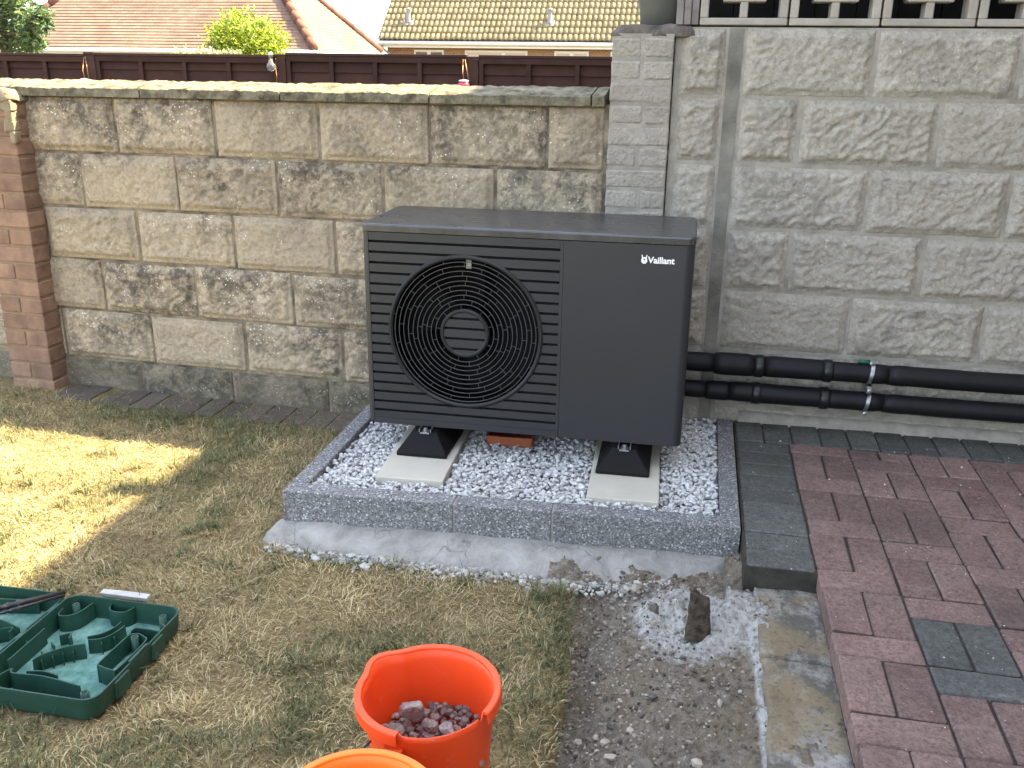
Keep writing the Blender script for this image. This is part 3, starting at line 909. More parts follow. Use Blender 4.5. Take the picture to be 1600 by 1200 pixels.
for y0, y1, z0, z1 in ((-3.6, -2.2, 1.1, 2.3), (-6.0, -4.8, 1.1, 2.3), (-3.6, -2.2, 3.4, 4.5), (-6.0, -4.8, 3.4, 4.5)):
    w_ = box('window', MT['white_paint'], house, -.04, -.004, y0, y1, z0, z1, bevel=.005)
    box('pane', MT['window_glass'], w_, -.046, -.041, y0 + .07, (y0 + y1) / 2 - .03, z0 + .07, z1 - .07)
    box('pane', MT['window_glass'], w_, -.046, -.041, (y0 + y1) / 2 + .03, y1 - .07, z0 + .07, z1 - .07)
d_ = box('door', MT['white_paint'], house, -.04, -.004, -1.7, -.8, .2, 2.25, bevel=.005)
box('handle', MT['steel'], d_, -.08, -.045, -1.6, -1.5, 1.2, 1.23, bevel=.004)

# ================================================================== KERBED GRAVEL BED
kerb = empty('granite_kerb', (1.142, -.978, 0), 0, 'grey speckled granite kerb framing the gravel bed under the unit', 'kerb')
KX, KY = 1.142, -.978
ka = math.atan2(-.919 + .978, 2.54 - 1.142)
def kerb_piece(pts):
    me = prism('kerb_stone', [(px_ - KX, py_ - KY) for px_, py_ in pts], -.22, .004, bevel=.004)
    return link_obj('kerb_stone', me, MT['granite'], kerb)
def fy(x): return -.978 + (x - 1.142) * (.059 / 1.398)
FW = .068
for a, b_ in ((1.142, 1.682), (1.690, 1.984), (1.992, 2.54)):
    kerb_piece([(a, fy(a)), (b_, fy(b_)), (b_, fy(b_) + FW), (a, fy(a) + FW)])
for a in (1.682, 1.984):
    box('mortar_joint', MT['haunch'], kerb, a - KX + .0002, a - KX + .0078, fy(a) - KY + .003, fy(a) - KY + FW - .003, -.2, .0)
for x0, x1, ytop in ((1.142, 1.200, .03), (2.482, 2.54, -.035)):
    y0 = fy((x0 + x1) / 2) + FW + .003
    ym = y0 + .46
    kerb_piece([(x0, y0), (x1, y0), (x1, ym), (x0, ym)])
    kerb_piece([(x0, ym + .004), (x1, ym + .004), (x1, ytop), (x0, ytop)])

MT['grit'] = varied('grey_grit', (0.38, 0.38, 0.365), (0.26, 0.26, 0.25), 60, 0.95, 0.1, 120, 0.8, 0.01, 0)
bed = box('gravel_bed', MT['grit'], None, 1.2, 2.482, -.9, .03, -.2, -.036)
tag(bed, kind='structure')

ico = bmesh.new(); bmesh.ops.create_icosphere(ico, subdivisions=2, radius=1.0)
ICO_V = np.array([v.co[:] for v in ico.verts]); ICO_F = np.array([[v.index for v in f.verts] for f in ico.faces]); ico.free()
ico = bmesh.new(); bmesh.ops.create_icosphere(ico, subdivisions=1, radius=1.0)
ICO1_V = np.array([v.co[:] for v in ico.verts]); ICO1_F = np.array([[v.index for v in f.verts] for f in ico.faces]); ico.free()

def stones(P, size, flat, cols, seed, base=(ICO_V, ICO_F), nvar=24, lump_=.24):
    """angular chippings at points P -> one vertex / face array"""
    g_ = np.random.default_rng(seed)
    BV, BF = base
    vars_ = []
    for k in range(nvar):
        V = BV.copy()
        for _ in range(7):                          # knock flat facets off the pebble
            n = g_.normal(size=3); n /= np.linalg.norm(n)
            d = g_.uniform(.55, .9); s = V @ n
            V = V - np.outer(np.maximum(s - d, 0), n)
        V = V * (1 + lump_ * (g_.random((len(V), 1)) - .5) * .5)
        V = V * np.array([g_.uniform(.85, 1.3), g_.uniform(.7, 1.0), 1.0])
        vars_.append(V)
    n, m = len(P), len(BV)
    out = np.empty((n, m, 3)); ci = np.empty((n, m, 3))
    for i in range(n):
        V = vars_[g_.integers(nvar)] * size[i]
        V = V * np.array([1, 1, flat])
        a = g_.uniform(0, 6.283); tx, ty = g_.normal(0, .35, 2)
        ca, sa = math.cos(a), math.sin(a)
        V = V @ np.array([[ca, sa, 0], [-sa, ca, 0], [0, 0, 1]])
        V = V @ np.array([[1, 0, 0], [0, math.cos(tx), math.sin(tx)], [0, -math.sin(tx), math.cos(tx)]])
        out[i] = V + P[i]; ci[i] = cols[i]
    F = (BF[None] + (np.arange(n) * m)[:, None, None]).reshape(-1, 3)
    return out.reshape(-1, 3), F, ci.reshape(-1, 3)

def in_slab(x, y):
    a = (np.abs(x - 1.485 + (y + .5) * .05) < .118) & (y > -.806) & (y < -.19)
    b_ = (np.abs(x - 2.176 + (y + .5) * .035) < .118) & (y > -.806) & (y < -.19)
    return a | b_
def build_gravel():
    g_ = np.random.default_rng(5); P = []; S = []
    for layer, (n, z, s0, s1) in enumerate(((3600, -.034, .008, .0115), (5400, -.022, .0068, .0108), (3000, -.013, .006, .0098), (2600, -.016, .0042, .0065))):
        x = g_.uniform(1.205, 2.477, n); y = g_.uniform(-.905, .01, n)
        ok = ~in_slab(x, y) & (y > -.972 + (x - 1.142) * .0422 + FW + .008)
        x, y = x[ok], y[ok]
        P.append(np.stack([x, y, z + g_.normal(0, .0035, len(x)) + .008 * (fnoise(x, y, 5, 50) - .5)], 1)); S.append(g_.uniform(s0, s1, len(x)))
    P = np.concatenate(P); S = np.concatenate(S)
    t = g_.random(len(P)) ** .7
    base = np.array([.37, .372, .365]) + t[:, None] * np.array([.22, .22, .21])
    V, F, C_ = stones(P, S, .75, base, 6, (ICO1_V, ICO1_F), 40) if False else stones(P, S, .75, base, 6)
    me = array_mesh('gravel', V, F, C_, MT['gravel'], False)
    tag(link_obj('gravel', me), 'pale grey stone chippings filling the kerbed bed under the unit', 'gravel', kind='stuff')
build_gravel()

# mortar haunch in front of the kerb
def build_haunch():
    outer = [(1.085, -1.00), (1.10, -1.055), (1.19, -1.065), (1.29, -1.08), (1.45, -1.088), (1.65, -1.09), (1.85, -1.085), (2.0, -1.10), (2.15, -1.09), (2.3, -1.045), (2.44, -.995), (2.50, -.95), (2.54, -.93)]
    o = np.array(outer); N_ = 120
    d_ = np.concatenate([[0], np.cumsum(np.hypot(*np.diff(o, axis=0).T))])
    s = np.linspace(0, d_[-1], N_)
    ox = np.interp(s, d_, o[:, 0]); oy = np.interp(s, d_, o[:, 1])
    oy = oy + .018 * (fnoise(ox, oy, 14, 61) - .5) * 1.6 + .006 * (vnoise(ox, oy, 70, 64) - .5)
    ix = np.clip(1.135 + (ox - 1.085) * (2.545 - 1.135) / (2.54 - 1.085), 1.13, 2.545); iy = -.978 + (ix - 1.142) * .0422 + .004
    K = 10; V = []; F = []
    for i in range(N_):
        for k in range(K + 1):
            t = k / K
            x = ix[i] + (ox[i] - ix[i]) * t; y = iy[i] + (oy[i] - iy[i]) * t
            z = -.096 - .046 * t ** 1.3 + .006 * noise.noise((x * 9, y * 9, 0)) + .003 * noise.noise((x * 35, y * 35, 4))
            V.append((x, y, z))
        V.append((ox[i], oy[i] - .03, -.24))
    K2 = K + 2
    for i in range(N_ - 1):
        for k in range(K + 1): F.append((i * K2 + k, i * K2 + k + 1, (i + 1) * K2 + k + 1, (i + 1) * K2 + k))
    me = pydata('mortar_haunch', V, F, True)
    tag(link_obj('mortar_haunch', me, MT['haunch']), 'smooth pale grey mortar haunch along the front foot of the kerb', 'mortar')
    # broken mortar crumbs along the outer lip and pebbles over the soil
    g_ = np.random.default_rng(8)
    n = 1300
    u = g_.uniform(.06, .86, n) * s[-1]; cx_ = np.interp(u, s, ox); cy_ = np.interp(u, s, oy) - np.abs(g_.normal(0, .026, n)) - .002
    sz = g_.uniform(.003, .009, n) * (1 + (g_.random(n) < .12) * .9)
    P = np.stack([cx_, cy_, -.133 + g_.uniform(-.003, .004, n)], 1)
    c1 = (np.array([.30, .30, .27]) * g_.uniform(.5, 1.5, (n, 1)))
    V, F_, C_ = stones(P, sz, .7, c1, 9, (ICO1_V, ICO1_F))
    tag(link_obj('mortar_rubble', array_mesh('mortar_rubble', V, F_, C_, MT['gravel'])), 'small broken mortar crumbs scattered along the haunch edge', 'rubble', kind='stuff')
    n = 6000
    x = g_.uniform(2.10, 2.62, n); y = g_.uniform(-2.5, -.97, n)
    keep = g_.random(n) < np.clip(1.1 - (x - 2.1) / .5, .25, 1)
    x, y = x[keep], y[keep]; n = len(x)
    sz = g_.gamma(3, .0009, n) + .0012; sz = sz * (1 + (g_.random(n) < .03) * 1.3)
    P = np.stack([x, y, soil_z(x, y) + sz * .3], 1)
    c1 = np.array([.19, .17, .14]) * g_.uniform(.25, 2.0, (n, 1))
    V, F_, C_ = stones(P, sz, .8, c1, 10, (ICO1_V, ICO1_F))
    tag(link_obj('soil_pebbles', array_mesh('soil_pebbles', V, F_, C_, MT['gravel'])), 'small pebbles and grit lying loose over the dug soil', 'pebbles', kind='stuff')
build_haunch()

g_ = np.random.default_rng(77); n = 170
x = g_.uniform(2.56, 3.7, n); y = g_.uniform(-2.3, -.1, n)
ok = (x > 2.75) | (y > -1.1); x, y = x[ok], y[ok]; n = len(x)
sz = g_.uniform(.0012, .0035, n) * (1 + (g_.random(n) < .08) * 1.2)
V, F, C_ = stones(np.stack([x, y, .001 + sz * .4], 1), sz, .6, np.array([.45, .43, .39]) * g_.uniform(.3, 1.4, (n, 1)), 78, (ICO1_V, ICO1_F))
tag(link_obj('patio_grit', array_mesh('patio_grit', V, F, C_, MT['gravel'])), 'tiny pale chips of grit scattered over the patio blocks', 'grit', kind='stuff')

def rock_mesh(name, rad, seed, sub=3, cuts=9, rough=.14):
    bm = bmesh.new(); bmesh.ops.create_icosphere(bm, subdivisions=sub, radius=1.0)
    rs = random.Random(seed)
    ns = []
    for _ in range(cuts):
        n = Vector((rs.gauss(0, 1), rs.gauss(0, 1), rs.gauss(0, 1))).normalized(); ns.append((n, rs.uniform(.5, .85)))
    for v in bm.verts:
        for n, d in ns:
            s = v.co.dot(n)
            if s > d: v.co -= n * (s - d)
        v.co *= 1 + rough * noise.noise(v.co * 3.1 + Vector((seed, 0, 0))) + rough * .6 * noise.noise(v.co * 8 + Vector((0, seed, 0)))
        v.co = Vector((v.co.x * rad[0], v.co.y * rad[1], v.co.z * rad[2]))
    return mesh_bm(bm, name, False)

# rotted post stub standing in the spilt mortar
stub_bm = bmesh.new(); n = 14; rings = []
for k in range(9):
    t = k / 8
    ring = []
    for i in range(n):
        a = 2 * PI * i / n
        sx = .029 * (1 - .16 * t) * (abs(math.cos(a)) ** .5) * (1 if math.cos(a) > 0 else -1)
        sy = .020 * (1 - .2 * t) * (abs(math.sin(a)) ** .5) * (1 if math.sin(a) > 0 else -1)
        v = Vector((sx - .004 * t, sy, t * .135))
        if k == 8: v.z += .016 * noise.noise((sx * 90, sy * 90, 2)) - (.022 * (sx + .03) / .06)
        v += noise.noise_vector(v * 50) * .0035
        v.x *= 1 + .18 * (1 - t) ** 2; v.y *= 1 + .18 * (1 - t) ** 2
        ring.append(stub_bm.verts.new(v))
    rings.append(ring)
for k in range(8):
    for i in range(n): stub_bm.faces.new((rings[k][i], rings[k][(i + 1) % n], rings[k + 1][(i + 1) % n], rings[k + 1][i]))
stub_bm.faces.new(rings[-1])
MT['rot'] = varied('rotten_timber', (0.115, 0.092, 0.07), (0.03, 0.025, 0.02), 48, 0.95, 0.1, 70, 1.0, 0.014, 0)
tag(link_obj('post_stub', mesh_bm(stub_bm, 'post_stub'), MT['rot'], None, (2.428, -1.325, -.118)), 'short dark rotted post stub sticking out of the spilt mortar', 'post')

# slabs, feet, tray -------------------------------------------------------
feet_xy = []
for xc, yaw, lab in ((1.485, .05, 'pale buff paving slab under the left rubber foot'), (2.176, .035, 'pale buff paving slab under the right rubber foot')):
    me = box_me('paving_slab', -.112, .112, -.31, .30, -.04, 0, bevel=.003)
    tag(link_obj('paving_slab', me, MT['slab'], None, (xc, -.5, .004), (0, 0, yaw)), lab, 'slab', 'slabs under the unit')
def foot(xc, lab):
    r_ = empty('rubber_foot', (xc, -.637, .0045), .012, lab, 'foot', 'rubber feet under the unit')
    L_, W_ = .50, .175
    V = []
    for (hw, y0, y1, z) in ((W_ / 2, 0, L_, 0), (W_ / 2, 0, L_, .014), (.042, .058, L_ - .058, .066), (.040, .062, L_ - .062, .070)):
        V += [(-hw, y0, z), (hw, y0, z), (hw, y1, z), (-hw, y1, z)]
    F = [(3, 2, 1, 0), (12, 13, 14, 15)]
    for k in range(3):
        for i in range(4): F.append((k * 4 + i, k * 4 + (i + 1) % 4, (k + 1) * 4 + (i + 1) % 4, (k + 1) * 4 + i))
    bm = bmesh.new(); vv = [bm.verts.new(v) for v in V]; [bm.faces.new([vv[i] for i in f]) for f in F]
    bmesh.ops.bevel(bm, geom=[e for e in bm.edges], offset=.004, segments=2, affect='EDGES', profile=.5)
    link_obj('rubber_block', mesh_bm(bm, 'rubber_block'), MT['black_rubber'], r_)
    # steel channel let into the top
    box('channel', MT['steel'], r_, -.021, -.018, .052, L_ - .06, .0705, .082)
    box('channel', MT['steel'], r_, .018, .021, .052, L_ - .06, .0705, .082)
    b = empty('bolt', (0, .066, .062)); b.parent = r_
    me = lathe('washer', [(0, 0), (.013, 0), (.013, .003), (0, .003)], 20, False); link_obj('washer', me, MT['steel'], b, (0, -.004, .0095))
    me = lathe('nut', [(0, 0), (.009, 0), (.009, .008), (0, .008)], 6, False); link_obj('nut', me, MT['steel'], b, (0, -.004, .013))
    me = lathe('stud', [(0, 0), (.004, 0), (.004, .022), (0, .022)], 12); link_obj('stud', me, MT['steel'], b, (0, -.004, .0))
    link_obj('bracket', box_me('bracket', -.016, .016, -.018, -.0165, .004, .010, bevel=.0005), MT['steel'], b)
    box('mounting_rail', MT['black_rubber'], r_, -.05, -.026, .10, .46, .0712, .0845)
    return r_
foot(1.491, 'black rubber foot with steel bolt under the fan side of the unit')
foot(2.171, 'black rubber foot with steel bolt under the plain side of the unit')
tray = empty('terracotta_tray', (1.752, -.36, -.012), .05, 'small terracotta tray on the gravel under the middle of the unit', 'tray')
pr = rounded_rect(-.082, .082, -.075, .075, .008, 3); pi_ = rounded_rect(-.074, .074, -.067, .067, .006, 3)
n = len(pr); V = [(x, y, 0) for x, y in pr] + [(x * 1.03, y * 1.03, .034) for x, y in pr] + [(x, y, .034) for x, y in pi_] + [(x, y, .008) for x, y in pi_]
F = [tuple(range(n - 1, -1, -1)), tuple(range(3 * n, 4 * n))] + [(k * n + i, k * n + (i + 1) % n, (k + 1) * n + (i + 1) % n, (k + 1) * n + i) for k in range(3) for i in range(n)]
link_obj('tray_body', pydata('tray_body', V, F), MT['terracotta'], tray)

# ================================================================== HEAT PUMP
UW, UD, UH = 1.0725, .4185, .688
hp = empty('heat_pump', (1.2789, -.554, .0886), .0082, 'large dark anthracite heat pump unit with round fan grille on gravel bed', 'heat pump')
FX, FZ, FR = .345, .338, .262
HS = .664
# casing: rounded outline with a deep recess behind the fan side
def arc(cx, cy, r, a0, a1, n=8): return [(cx + r * math.cos(math.radians(a0 + (a1 - a0) * i / n)), cy + r * math.sin(math.radians(a0 + (a1 - a0) * i / n))) for i in range(n + 1)]
R1 = .030
out = [(.0225, .16), (.0225, .0)] if False else []
out = arc(.022, .022, .022, 270, 180, 7) + [(0, UD - .01), (.01, UD)] + [(UW - .02, UD), (UW - .005, UD - .01), (UW - .005, .045), (.668, .045), (.668, .16), (.0225, .16)]
link_obj('casing', prism('casing', out, .0, HS - .002), MT['casing'], hp)
# plain service panel, wrapping the right corner
pan = [(.6665, .02), (.6665, .0006)] + [(.668, .0)] + arc(UW - R1, R1, R1, 270, 360, 9) + [(UW, .30), (UW - .004, .30), (UW - .004, .035), (UW - .03, .02)]
pm = prism('service_panel', pan, -.004, HS - .003)
link_obj('service_panel', pm, MT['casing'], hp)
# lid
lo_ = rounded_rect(-.002, UW + .002, -.003, UD + .002, .026, 8)
lb = bmesh.new(); vv = [lb.verts.new((x, y, HS)) for x, y in lo_]; f = lb.faces.new(vv)
ex_ = bmesh.ops.extrude_face_region(lb, geom=[f])
for v in ex_['geom']:
    if isinstance(v, bmesh.types.BMVert): v.co.z = UH
bmesh.ops.recalc_face_normals(lb, faces=lb.faces)
bmesh.ops.bevel(lb, geom=[e for e in lb.edges if all(abs(v.co.z - UH) < 1e-6 for v in e.verts)], offset=.006, segments=3, affect='EDGES', profile=.5)
link_obj('lid', mesh_bm(lb, 'lid'), MT['lid'], hp)
box('base_rail', MT['casing'], hp, .0225, .664, .001, .02, -.004, .018)
# louvre slats, cut away round the fan
GR = [.631, .596, .561, .526, .490, .456, .422, .388, .354, .319, .284, .251, .216, .182, .147, .114, .079, .046]
GH = .0085
edges_z = [HS - .003] + [v for g_ in GR for v in (g_ + GH / 2, g_ - GH / 2)] + [.019]
XL, XR = .0235, .6655
XG = .655      # grooves stop a little short of the panel edge
def slat(name, xa, xb, z0, z1, parent, circ=None, side=None, y0=0.0, y1=.012):
    n = 10; V = []; F = []
    for i in range(n + 1):
        z = z0 + (z1 - z0) * i / n
        a, b_ = xa, xb
        if circ:
            dz = z - circ[1]
            h = math.sqrt(max(circ[2] ** 2 - dz * dz, 0))
            if side == 'l': b_ = min(xb, circ[0] - h)
            if side == 'r': a = max(xa, circ[0] + h)
            if side == 'in':
                a, b_ = max(xa, circ[0] - h), min(xb, circ[0] + h)
        V += [(a, y0, z), (b_, y0, z), (b_, y1, z), (a, y1, z)]
    for i in range(n):
        for k in range(4): F.append((i * 4 + k, i * 4 + (k + 1) % 4, (i + 1) * 4 + (k + 1) % 4, (i + 1) * 4 + k))
    F += [(3, 2, 1, 0), (n * 4, n * 4 + 1, n * 4 + 2, n * 4 + 3)]
    return link_obj(name, pydata(name, V, F), MT['casing'], parent)
for k in range(0, len(edges_z), 2):
    z1, z0 = edges_z[k], edges_z[k + 1]
    if z0 < FZ + FR and z1 > FZ - FR:
        slat('slat', XL, FX, z0, z1, hp, (FX, FZ, FR - .004), 'l')
        slat('slat', FX, XG, z0, z1, hp, (FX, FZ, FR - .004), 'r')
    else:
        slat('slat', XL, XG, z0, z1, hp)
box('panel_edge', MT['casing'], hp, XG + .0003, XR, .0, .012, .019, HS - .003)
# plate behind the slats with a round opening, black to darken the grooves
n = 64; V = []; F = []
for i in range(n):
    a = 2 * PI * i / n; c_, s_ = math.cos(a), math.sin(a)
    k = min((XR - FX) / c_ if c_ > 1e-6 else 1e9, (XL - FX) / c_ if c_ < -1e-6 else 1e9, (HS - .003 - FZ) / s_ if s_ > 1e-6 else 1e9, (.0 - FZ) / s_ if s_ < -1e-6 else 1e9)
    V += [(FX + (FR - .006) * c_, .0125, FZ + (FR - .006) * s_), (FX + k * c_, .0125, FZ + k * s_)]
for i in range(n): F.append((2 * i, 2 * i + 1, 2 * ((i + 1) % n) + 1, 2 * ((i + 1) % n)))
link_obj('backing_plate', pydata('backing_plate', V, F), MT['black_void'], hp)
# ring helper in the xz plane
def ring_me(name, ri, ro, y0, y1, n=96, bev=0.0):
    prof = [(ri, y0 + bev), (ri + bev, y0), (ro - bev, y0), (ro, y0 + bev), (ro, y1), (ri, y1)] if bev else [(ri, y0), (ro, y0), (ro, y1), (ri, y1)]
    V = []; F = []; m = len(prof)
    for i in range(n):
        a = 2 * PI * i / n
        for r_, y in prof: V.append((r_ * math.cos(a), y, r_ * math.sin(a)))
    for i in range(n):
        for k in range(m): F.append((i * m + k, i * m + (k + 1) % m, ((i + 1) % n) * m + (k + 1) % m, ((i + 1) % n) * m + k))
    return pydata(name, V, F)
gr = link_obj('fan_grille', ring_me('fan_grille', .2475, FR, -.006, .016, 128, .005), MT['grille'], hp, (FX, 0, FZ))
RAD = [.239, .2245, .209, .193, .1765, .161, .1455, .1295, .114, .0985]
for r_ in RAD:
    link_obj('grille_ring', ring_me('grille_ring', r_ - .0008, r_ + .0008, -.002, .002, 110), MT['ring'], gr)
link_obj('hub_ring', ring_me('hub_ring', .070, .083, -.006, .012, 80, .004), MT['grille'], gr)
for k in range(0, len(edges_z), 2):           # louvred disc inside the hub ring
    z1, z0 = edges_z[k] - FZ, edges_z[k + 1] - FZ
    z1, z0 = min(z1, .0699), max(z0, -.0699)
    if z1 - z0 > .004:
        slat('hub_slat', -.08, .08, z0, z1, gr, (0, 0, .0705), 'in', -.002, .006)
n = 40
link_obj('hub_plate', pydata('hub_plate', [(.071 * math.cos(2 * PI * i / n), .0065, .071 * math.sin(2 * PI * i / n)) for i in range(n)], [tuple(range(n))]), MT['black_void'], gr)
sp = bmesh.new(); rs = random.Random(3)
allr = [.2475] + RAD + [.083]
for a_, b_ in zip(allr[:-1], allr[1:]):
    cnt = 11 if a_ > .15 else 9; ph = rs.uniform(0, 1)
    for q in range(cnt):
        th = 2 * PI * (q + ph + rs.uniform(-.12, .12)) / cnt
        c_, s_ = math.cos(th), math.sin(th)
        w = .0006
        vs4 = [(b_ * c_ - w * -s_, 0, b_ * s_ - w * c_), (b_ * c_ + w * -s_, 0, b_ * s_ + w * c_), (a_ * c_ + w * -s_, 0, a_ * s_ + w * c_), (a_ * c_ - w * -s_, 0, a_ * s_ - w * c_)]
        f0 = [sp.verts.new((x, .0015, z)) for x, _, z in vs4]; f1 = [sp.verts.new((x, .004, z)) for x, _, z in vs4]
        sp.faces.new(f0); sp.faces.new(f1[::-1])
        for i in range(4): sp.faces.new((f0[i], f1[i], f1[(i + 1) % 4], f0[(i + 1) % 4]))
tag(link_obj('grille_ties', mesh_bm(sp, 'grille_ties'), MT['ring'], gr), kind='stuff')
# shroud, fan
link_obj('fan_shroud', ring_me('fan_shroud', .2555, .2565, .013, .15, 96), MT['black_void'], hp, (FX, 0, FZ))
n = 64
link_obj('shroud_back', pydata('shroud_back', [(.2556 * math.cos(2 * PI * i / n), .148, .2556 * math.sin(2 * PI * i / n)) for i in range(n)], [tuple(range(n))]), MT['black_void'], hp, (FX, 0, FZ))
fan = link_obj('fan', ring_me('fan', .001, .075, .045, .12, 40, .004), MT['fan_blade'], hp, (FX, 0, FZ))
bv = []; bf = []; nr, na = 8, 10
for i in range(nr + 1):
    r_ = .07 + (.242 - .07) * i / nr
    for j in range(na + 1):
        th = (j / na - .5) * 1.15 + .35 * (i / nr)
        y = .05 + .06 * (j / na) + .008 * math.sin(PI * j / na)
        bv.append((r_ * math.cos(th), y, r_ * math.sin(th)))
for i in range(nr):
    for j in range(na): bf.append((i * (na + 1) + j, (i + 1) * (na + 1) + j, (i + 1) * (na + 1) + j + 1, i * (na + 1) + j + 1))
bme = pydata('fan_blade', bv, bf, True)
for k in range(3): link_obj('fan_blade', bme, MT['fan_blade'], fan, (0, 0, 0), (0, k * 2 * PI / 3 + .5, 0))
lab_ = box('warning_sticker', MT['grey_plastic'], hp, FX - .009, FX + .009, .060, .061, FZ + .205, FZ + .246)
# lettering and emblem on the plain panel
def text_mesh(body, size, bold=0.0):
    cu = bpy.data.curves.new('lettering', 'FONT'); cu.body = body; cu.size = size; cu.offset = bold; cu.extrude = .0004; cu.resolution_u = 4
    cu.space_character = 0.98
    ob = bpy.data.objects.new('lettering_source', cu); COL.objects.link(ob)
    dg = bpy.context.evaluated_depsgraph_get(); dg.update()
    me = bpy.data.meshes.new_from_object(ob.evaluated_get(dg))
    bpy.data.objects.remove(ob)
    return me
tm = text_mesh('Vaillant', .026, .0007)
xs = [v.co.x for v in tm.vertices]; wtx = max(xs) - min(xs)
lt = link_obj('lettering', tm, MT['white_print'], hp, (.9305, -.0008, .6035), (PI / 2, 0, 0))
k = .0825 / wtx; lt.scale = (k, max(k, .9), 1)
em = []
for i in range(40):
    a = 2 * PI * i / 40
    em.append((.0096 * math.cos(a), .0094 * math.sin(a) * (1.08 if math.sin(a) < 0 else 1.0)))
top = [(.0075, .0062), (.0088, .0178), (.0064, .0178), (.0040, .0105), (-.0040, .0105), (-.0064, .0178), (-.0088, .0178), (-.0075, .0062)]
egg = [p for p in em if p[1] < .006]
egg.sort(key=lambda p: math.atan2(p[1] - .004, p[0]) if math.atan2(p[1] - .004, p[0]) < 1.2 else math.atan2(p[1] - .004, p[0]) - 2 * PI)
poly = egg + top
emo = link_obj('emblem', pydata('emblem', [(x, -.0007, z) for x, z in poly], [tuple(range(len(poly)))]), MT['white_print'], hp, (.9185, 0, .6105))
link_obj('emblem_mark', pydata('emblem_mark', [(x, -.0011, z) for x, z in ((-.0022, .0060), (.0022, .0060), (.0026, .0030), (0, -.0008), (-.0026, .0030))], [(0, 1, 2, 3, 4)]), MT['casing'], emo)
link_obj('emblem_mark', pydata('emblem_mark', [(x, -.0013, z) for x, z in ((-.0012, .0062), (.0012, .0062), (.0012, .0046), (-.0012, .0046))], [(0, 1, 2, 3)]), MT['white_print'], emo)

# ================================================================== PIPES
def pipe(name, zc, r0, lab, joints):
    r_ = empty(name, (2.2, -.078, zc), 0, lab, 'pipe', 'lagged pipes along the wall')
    for a, b_, dr, dz in joints:
        pts, rad = [], []
        n = max(6, int((b_ - a) / .03))
        for i in range(n + 1):
            t = i / n; x = a + (b_ - a) * t
            e = min(i, n - i)
            pts.append((x - 2.2, .002 * noise.noise((x * 3, zc, 1)), dz + .0025 * noise.noise((x * 4, zc * 9, 0))))
            rad.append((r0 + dr) * (.93 if e == 0 else 1.0) + .0018 * noise.noise((x * 13, zc, 4)))
        link_obj('lagging_sleeve', tube('lagging_sleeve', pts, rad, 24), MT['foam'], r_)
    for xt in (2.61, 2.85):
        link_obj('tape_band', tube('tape_band', [(xt - .016 - 2.2, 0, .0), (xt - .004 - 2.2, 0, 0), (xt + .012 - 2.2, 0, 0), (xt + .018 - 2.2, 0, 0)], [r0 + .0045, r0 + .0068, r0 + .0066, r0 + .0045], 22), MT['tape'], r_)
    return r_
MT['tape'] = varied('black_tape', (0.006, 0.0065, 0.0075), (0.012, 0.0125, 0.014), 40, 0.32, 0.4, 120, 0.5, 0.003, 0)
pipe('lagged_pipe', .239, .0355, 'upper black foam-lagged pipe running along the wall from the unit', [(2.20, 2.455, .0, .001), (2.452, 2.592, .006, .0), (2.588, 2.635, -.002, -.001), (2.63, 2.855, .003, .0), (2.85, 3.06, .0, -.0), (3.058, 4.34, .0008, -.002)])
pipe('lagged_pipe', .134, .0345, 'lower black foam-lagged pipe running along the wall from the unit', [(2.20, 2.432, -.002, .001), (2.429, 2.515, .001, .0), (2.512, 2.86, .002, .001), (2.855, 3.055, .0, -.001), (3.053, 4.34, .0, -.003)])
cl = empty('pipe_clamp', (2.998, -.078, .187), 0, 'bright galvanised double pipe clamp holding both lagged pipes to the wall', 'clamp')
def band(zc, r_):
    n = 40; V = []; F = []
    for i in range(n):
        a = 2 * PI * i / n
        for x, rr_ in ((-.0065, r_ + .0006), (.0065, r_ + .0006), (.0065, r_ + .0026), (-.0065, r_ + .0026)): V.append((x + .012 * math.sin(a) * .5, rr_ * math.cos(a), zc + rr_ * math.sin(a)))
    for i in range(n):
        for k in range(4): F.append((i * 4 + k, i * 4 + (k + 1) % 4, ((i + 1) % n) * 4 + (k + 1) % 4, ((i + 1) % n) * 4 + k))
    return pydata('clamp_band', V, F)
link_obj('clamp_band', band(.052, .0372), MT['steel'], cl); link_obj('clamp_band', band(-.054, .0362), MT['steel'], cl)
for zc in (.094, .0, -.094):
    link_obj('bolt_head', lathe('bolt_head', [(0, 0), (.0085, 0), (.0085, .008), (.004, .010), (0, .010)], 6, False), MT['steel'], cl, (0, -.035 if zc == 0 else -.012, zc), (PI / 2, 0, 0))
box('clamp_plate', MT['steel'], cl, -.009, .009, -.034, .07, -.014, .014, bevel=.002)
link_obj('threaded_rod', tube('threaded_rod', [(0, -.0, 0), (0, .085, 0)], .005, 10), MT['steel'], cl)
link_obj('anchor_plug', tube('anchor_plug', [(-.005, -.006, .097), (-.045, -.002, .0965)], .0075, 12), MT['green_plug'], cl)

